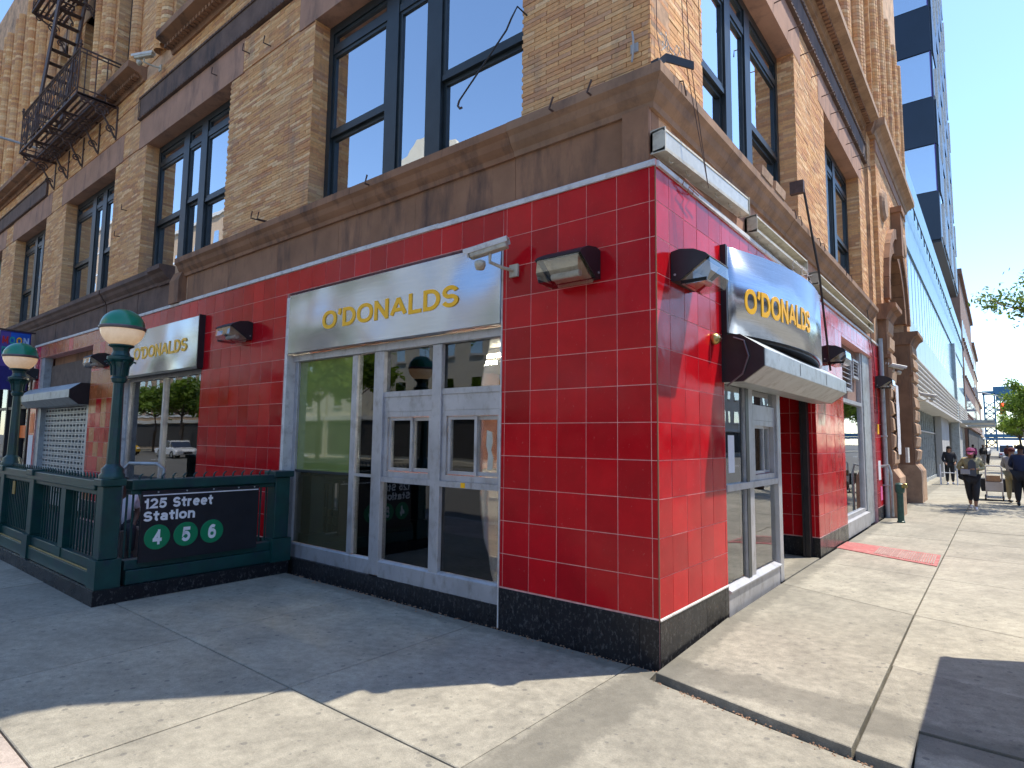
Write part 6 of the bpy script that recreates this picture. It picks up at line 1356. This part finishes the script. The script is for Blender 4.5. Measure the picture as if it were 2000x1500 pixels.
for i, (x, y, h) in enumerate(((-34, -22, 12), (-39, -22.5, 12), (-54, -22.5, 8.5), (-62, -22, 10), (-70, -22.5, 10), (-78, -22, 10), (-86, -22.5, 10))): tree(x, y, h, 3.4, ordn[i] + ' leafy tree down the far kerb of the shaded street, mirrored in the glass', 4200, 20 + i, 'leaves', leaf=.24, group=gg)  # first two trees added to give the widest steel sign a dark reflection
for i, (x, y, h) in enumerate(((25.5, 12, 8), (25.5, 22, 8.5), (25.5, 33, 8))): tree(x, y, h, 2.8, ordn[i] + ' leafy tree across the sunny street, mirrored in the side windows', 3500, 30 + i, 'leaves', leaf=.2, group='trees across the sunny street')
# ---- cars
def car(x, y, rz, body, label, van=False, group=None):
    r = thing('parked_car', label, 'car', (x, y, -.12), rz, group); T = local(r)
    H1, H2 = (.85, 1.45) if not van else (1.0, 2.0)
    pf = [(-2.2, .30), (-2.25, .62), (-2.1, H1 - .05), (-1.2, H1 + .02), (1.25, H1 + .05), (2.15, H1 - .12), (2.25, .60), (2.2, .30)]
    o = MB(T).prism(pf, -.86, .86, 'd').build('body', body, r); soften(o, .08, 3)
    cb = [(-2.0, H1), (-1.65, H2 - .08), (-1.2, H2), (.3, H2), (.75, H2 - .1), (1.35, H1 + .04)]
    o = MB(T).prism(cb, -.74, .74, 'd').build('cabin', 'car_dark', r); soften(o, .06, 3)
    o = MB(T).prism([(-1.62, H2 - .06), (-1.2, H2 + .015), (.3, H2 + .015), (.7, H2 - .08)], -.70, .70, 'd').build('roof', body, r)
    for a in (-.3, .75): MB(T).prism([(a - .03, H1), (a + .03, H1), (a - .0, H2 - .03), (a - .06, H2 - .03)], -.75, .75, 'd').build('pillar', body, r)
    for sx_ in (-1.4, 1.38):
        for sy in (-.80, .80):
            w_ = MB(T).lathe([(0, -.10), (.26, -.10), (.33, -.08), (.33, .08), (.26, .10), (0, .10)], (sx_, sy, .33), 20, 'y').build('wheel', 'tyre', r); MB(T).lathe([(0, -.105), (.2, -.103), (.2, .103), (0, .105)], (sx_, sy, .33), 14, 'y').build('rim', 'rim', w_)
    for sy in (-.62, .62): MB(T).box(2.19, sy - .16, .58, 2.27, sy + .16, .72).build('headlight', 'white_paint', r); MB(T).box(-2.27, sy - .14, .62, -2.2, sy + .14, .78).build('tail_light', 'bright_red', r)
    MB(T).box(2.2, -.35, .36, 2.275, .35, .52).build('grille', 'black_metal', r)
    return r
cg = 'cars parked along the sunny street'
car(5.9, 58, R(90), 'car_white', 'white car parked at the kerb beyond the trees', group=cg); car(5.9, 66, R(90), 'car_dark', 'dark car parked beyond the white one', group=cg); car(2.9, 108, R(90), 'car_white', 'white van at the far end of the bright pavement', True); car(4.6, 122, 0, 'car_dark', 'dark car crossing at the far end of the pavement'); car(5.9, 150, R(90), 'taxi_yellow', 'yellow cab far up the street under the bridge')
car(-52, -17.5, 0, 'car_white', 'white car in the shaded street mirrored in the second shop window'); car(-36, -17.5, 0, 'car_dark', 'dark car in the shaded street mirrored in the green pane'); car(22, 8, R(90), 'car_white', 'white car parked across the sunny street'); car(-64, -17.5, 0, 'taxi_yellow', 'yellow cab in the shaded street mirrored in the shop glass')
# ---- unseen canopy added out of frame, shaped to cast the shade on the right pavement
r = thing('shade_canopy', 'unseen flat canopy added outside the frame to cast shade on the lower right pavement', 'canopy', (3.6, 1, 0))
MB().prism([(2.44, 2.45), (2.46, -3.2), (4.7, -3.2), (4.7, 3.65)], 2.50, 2.56, 'z').build('roof', 'car_white', r)
MB().prism([(2.46, 2.44), (2.48, -3.19), (2.44, -3.19), (2.42, 2.44)], 2.38, 2.499, 'z').build('valance', 'bright_red', r)
for x, y in ((3.7, 2.7), (4.5, 3.2), (3.7, -3.0), (4.5, -3.0)): MB().tube([(x, y, 0), (x, y, 2.5)], .025, 8).build('leg', 'galvanised', r)
o = MB().box(3.5, -2.2, .1, 4.5, 2.2, .95).build('counter', 'galvanised', r)
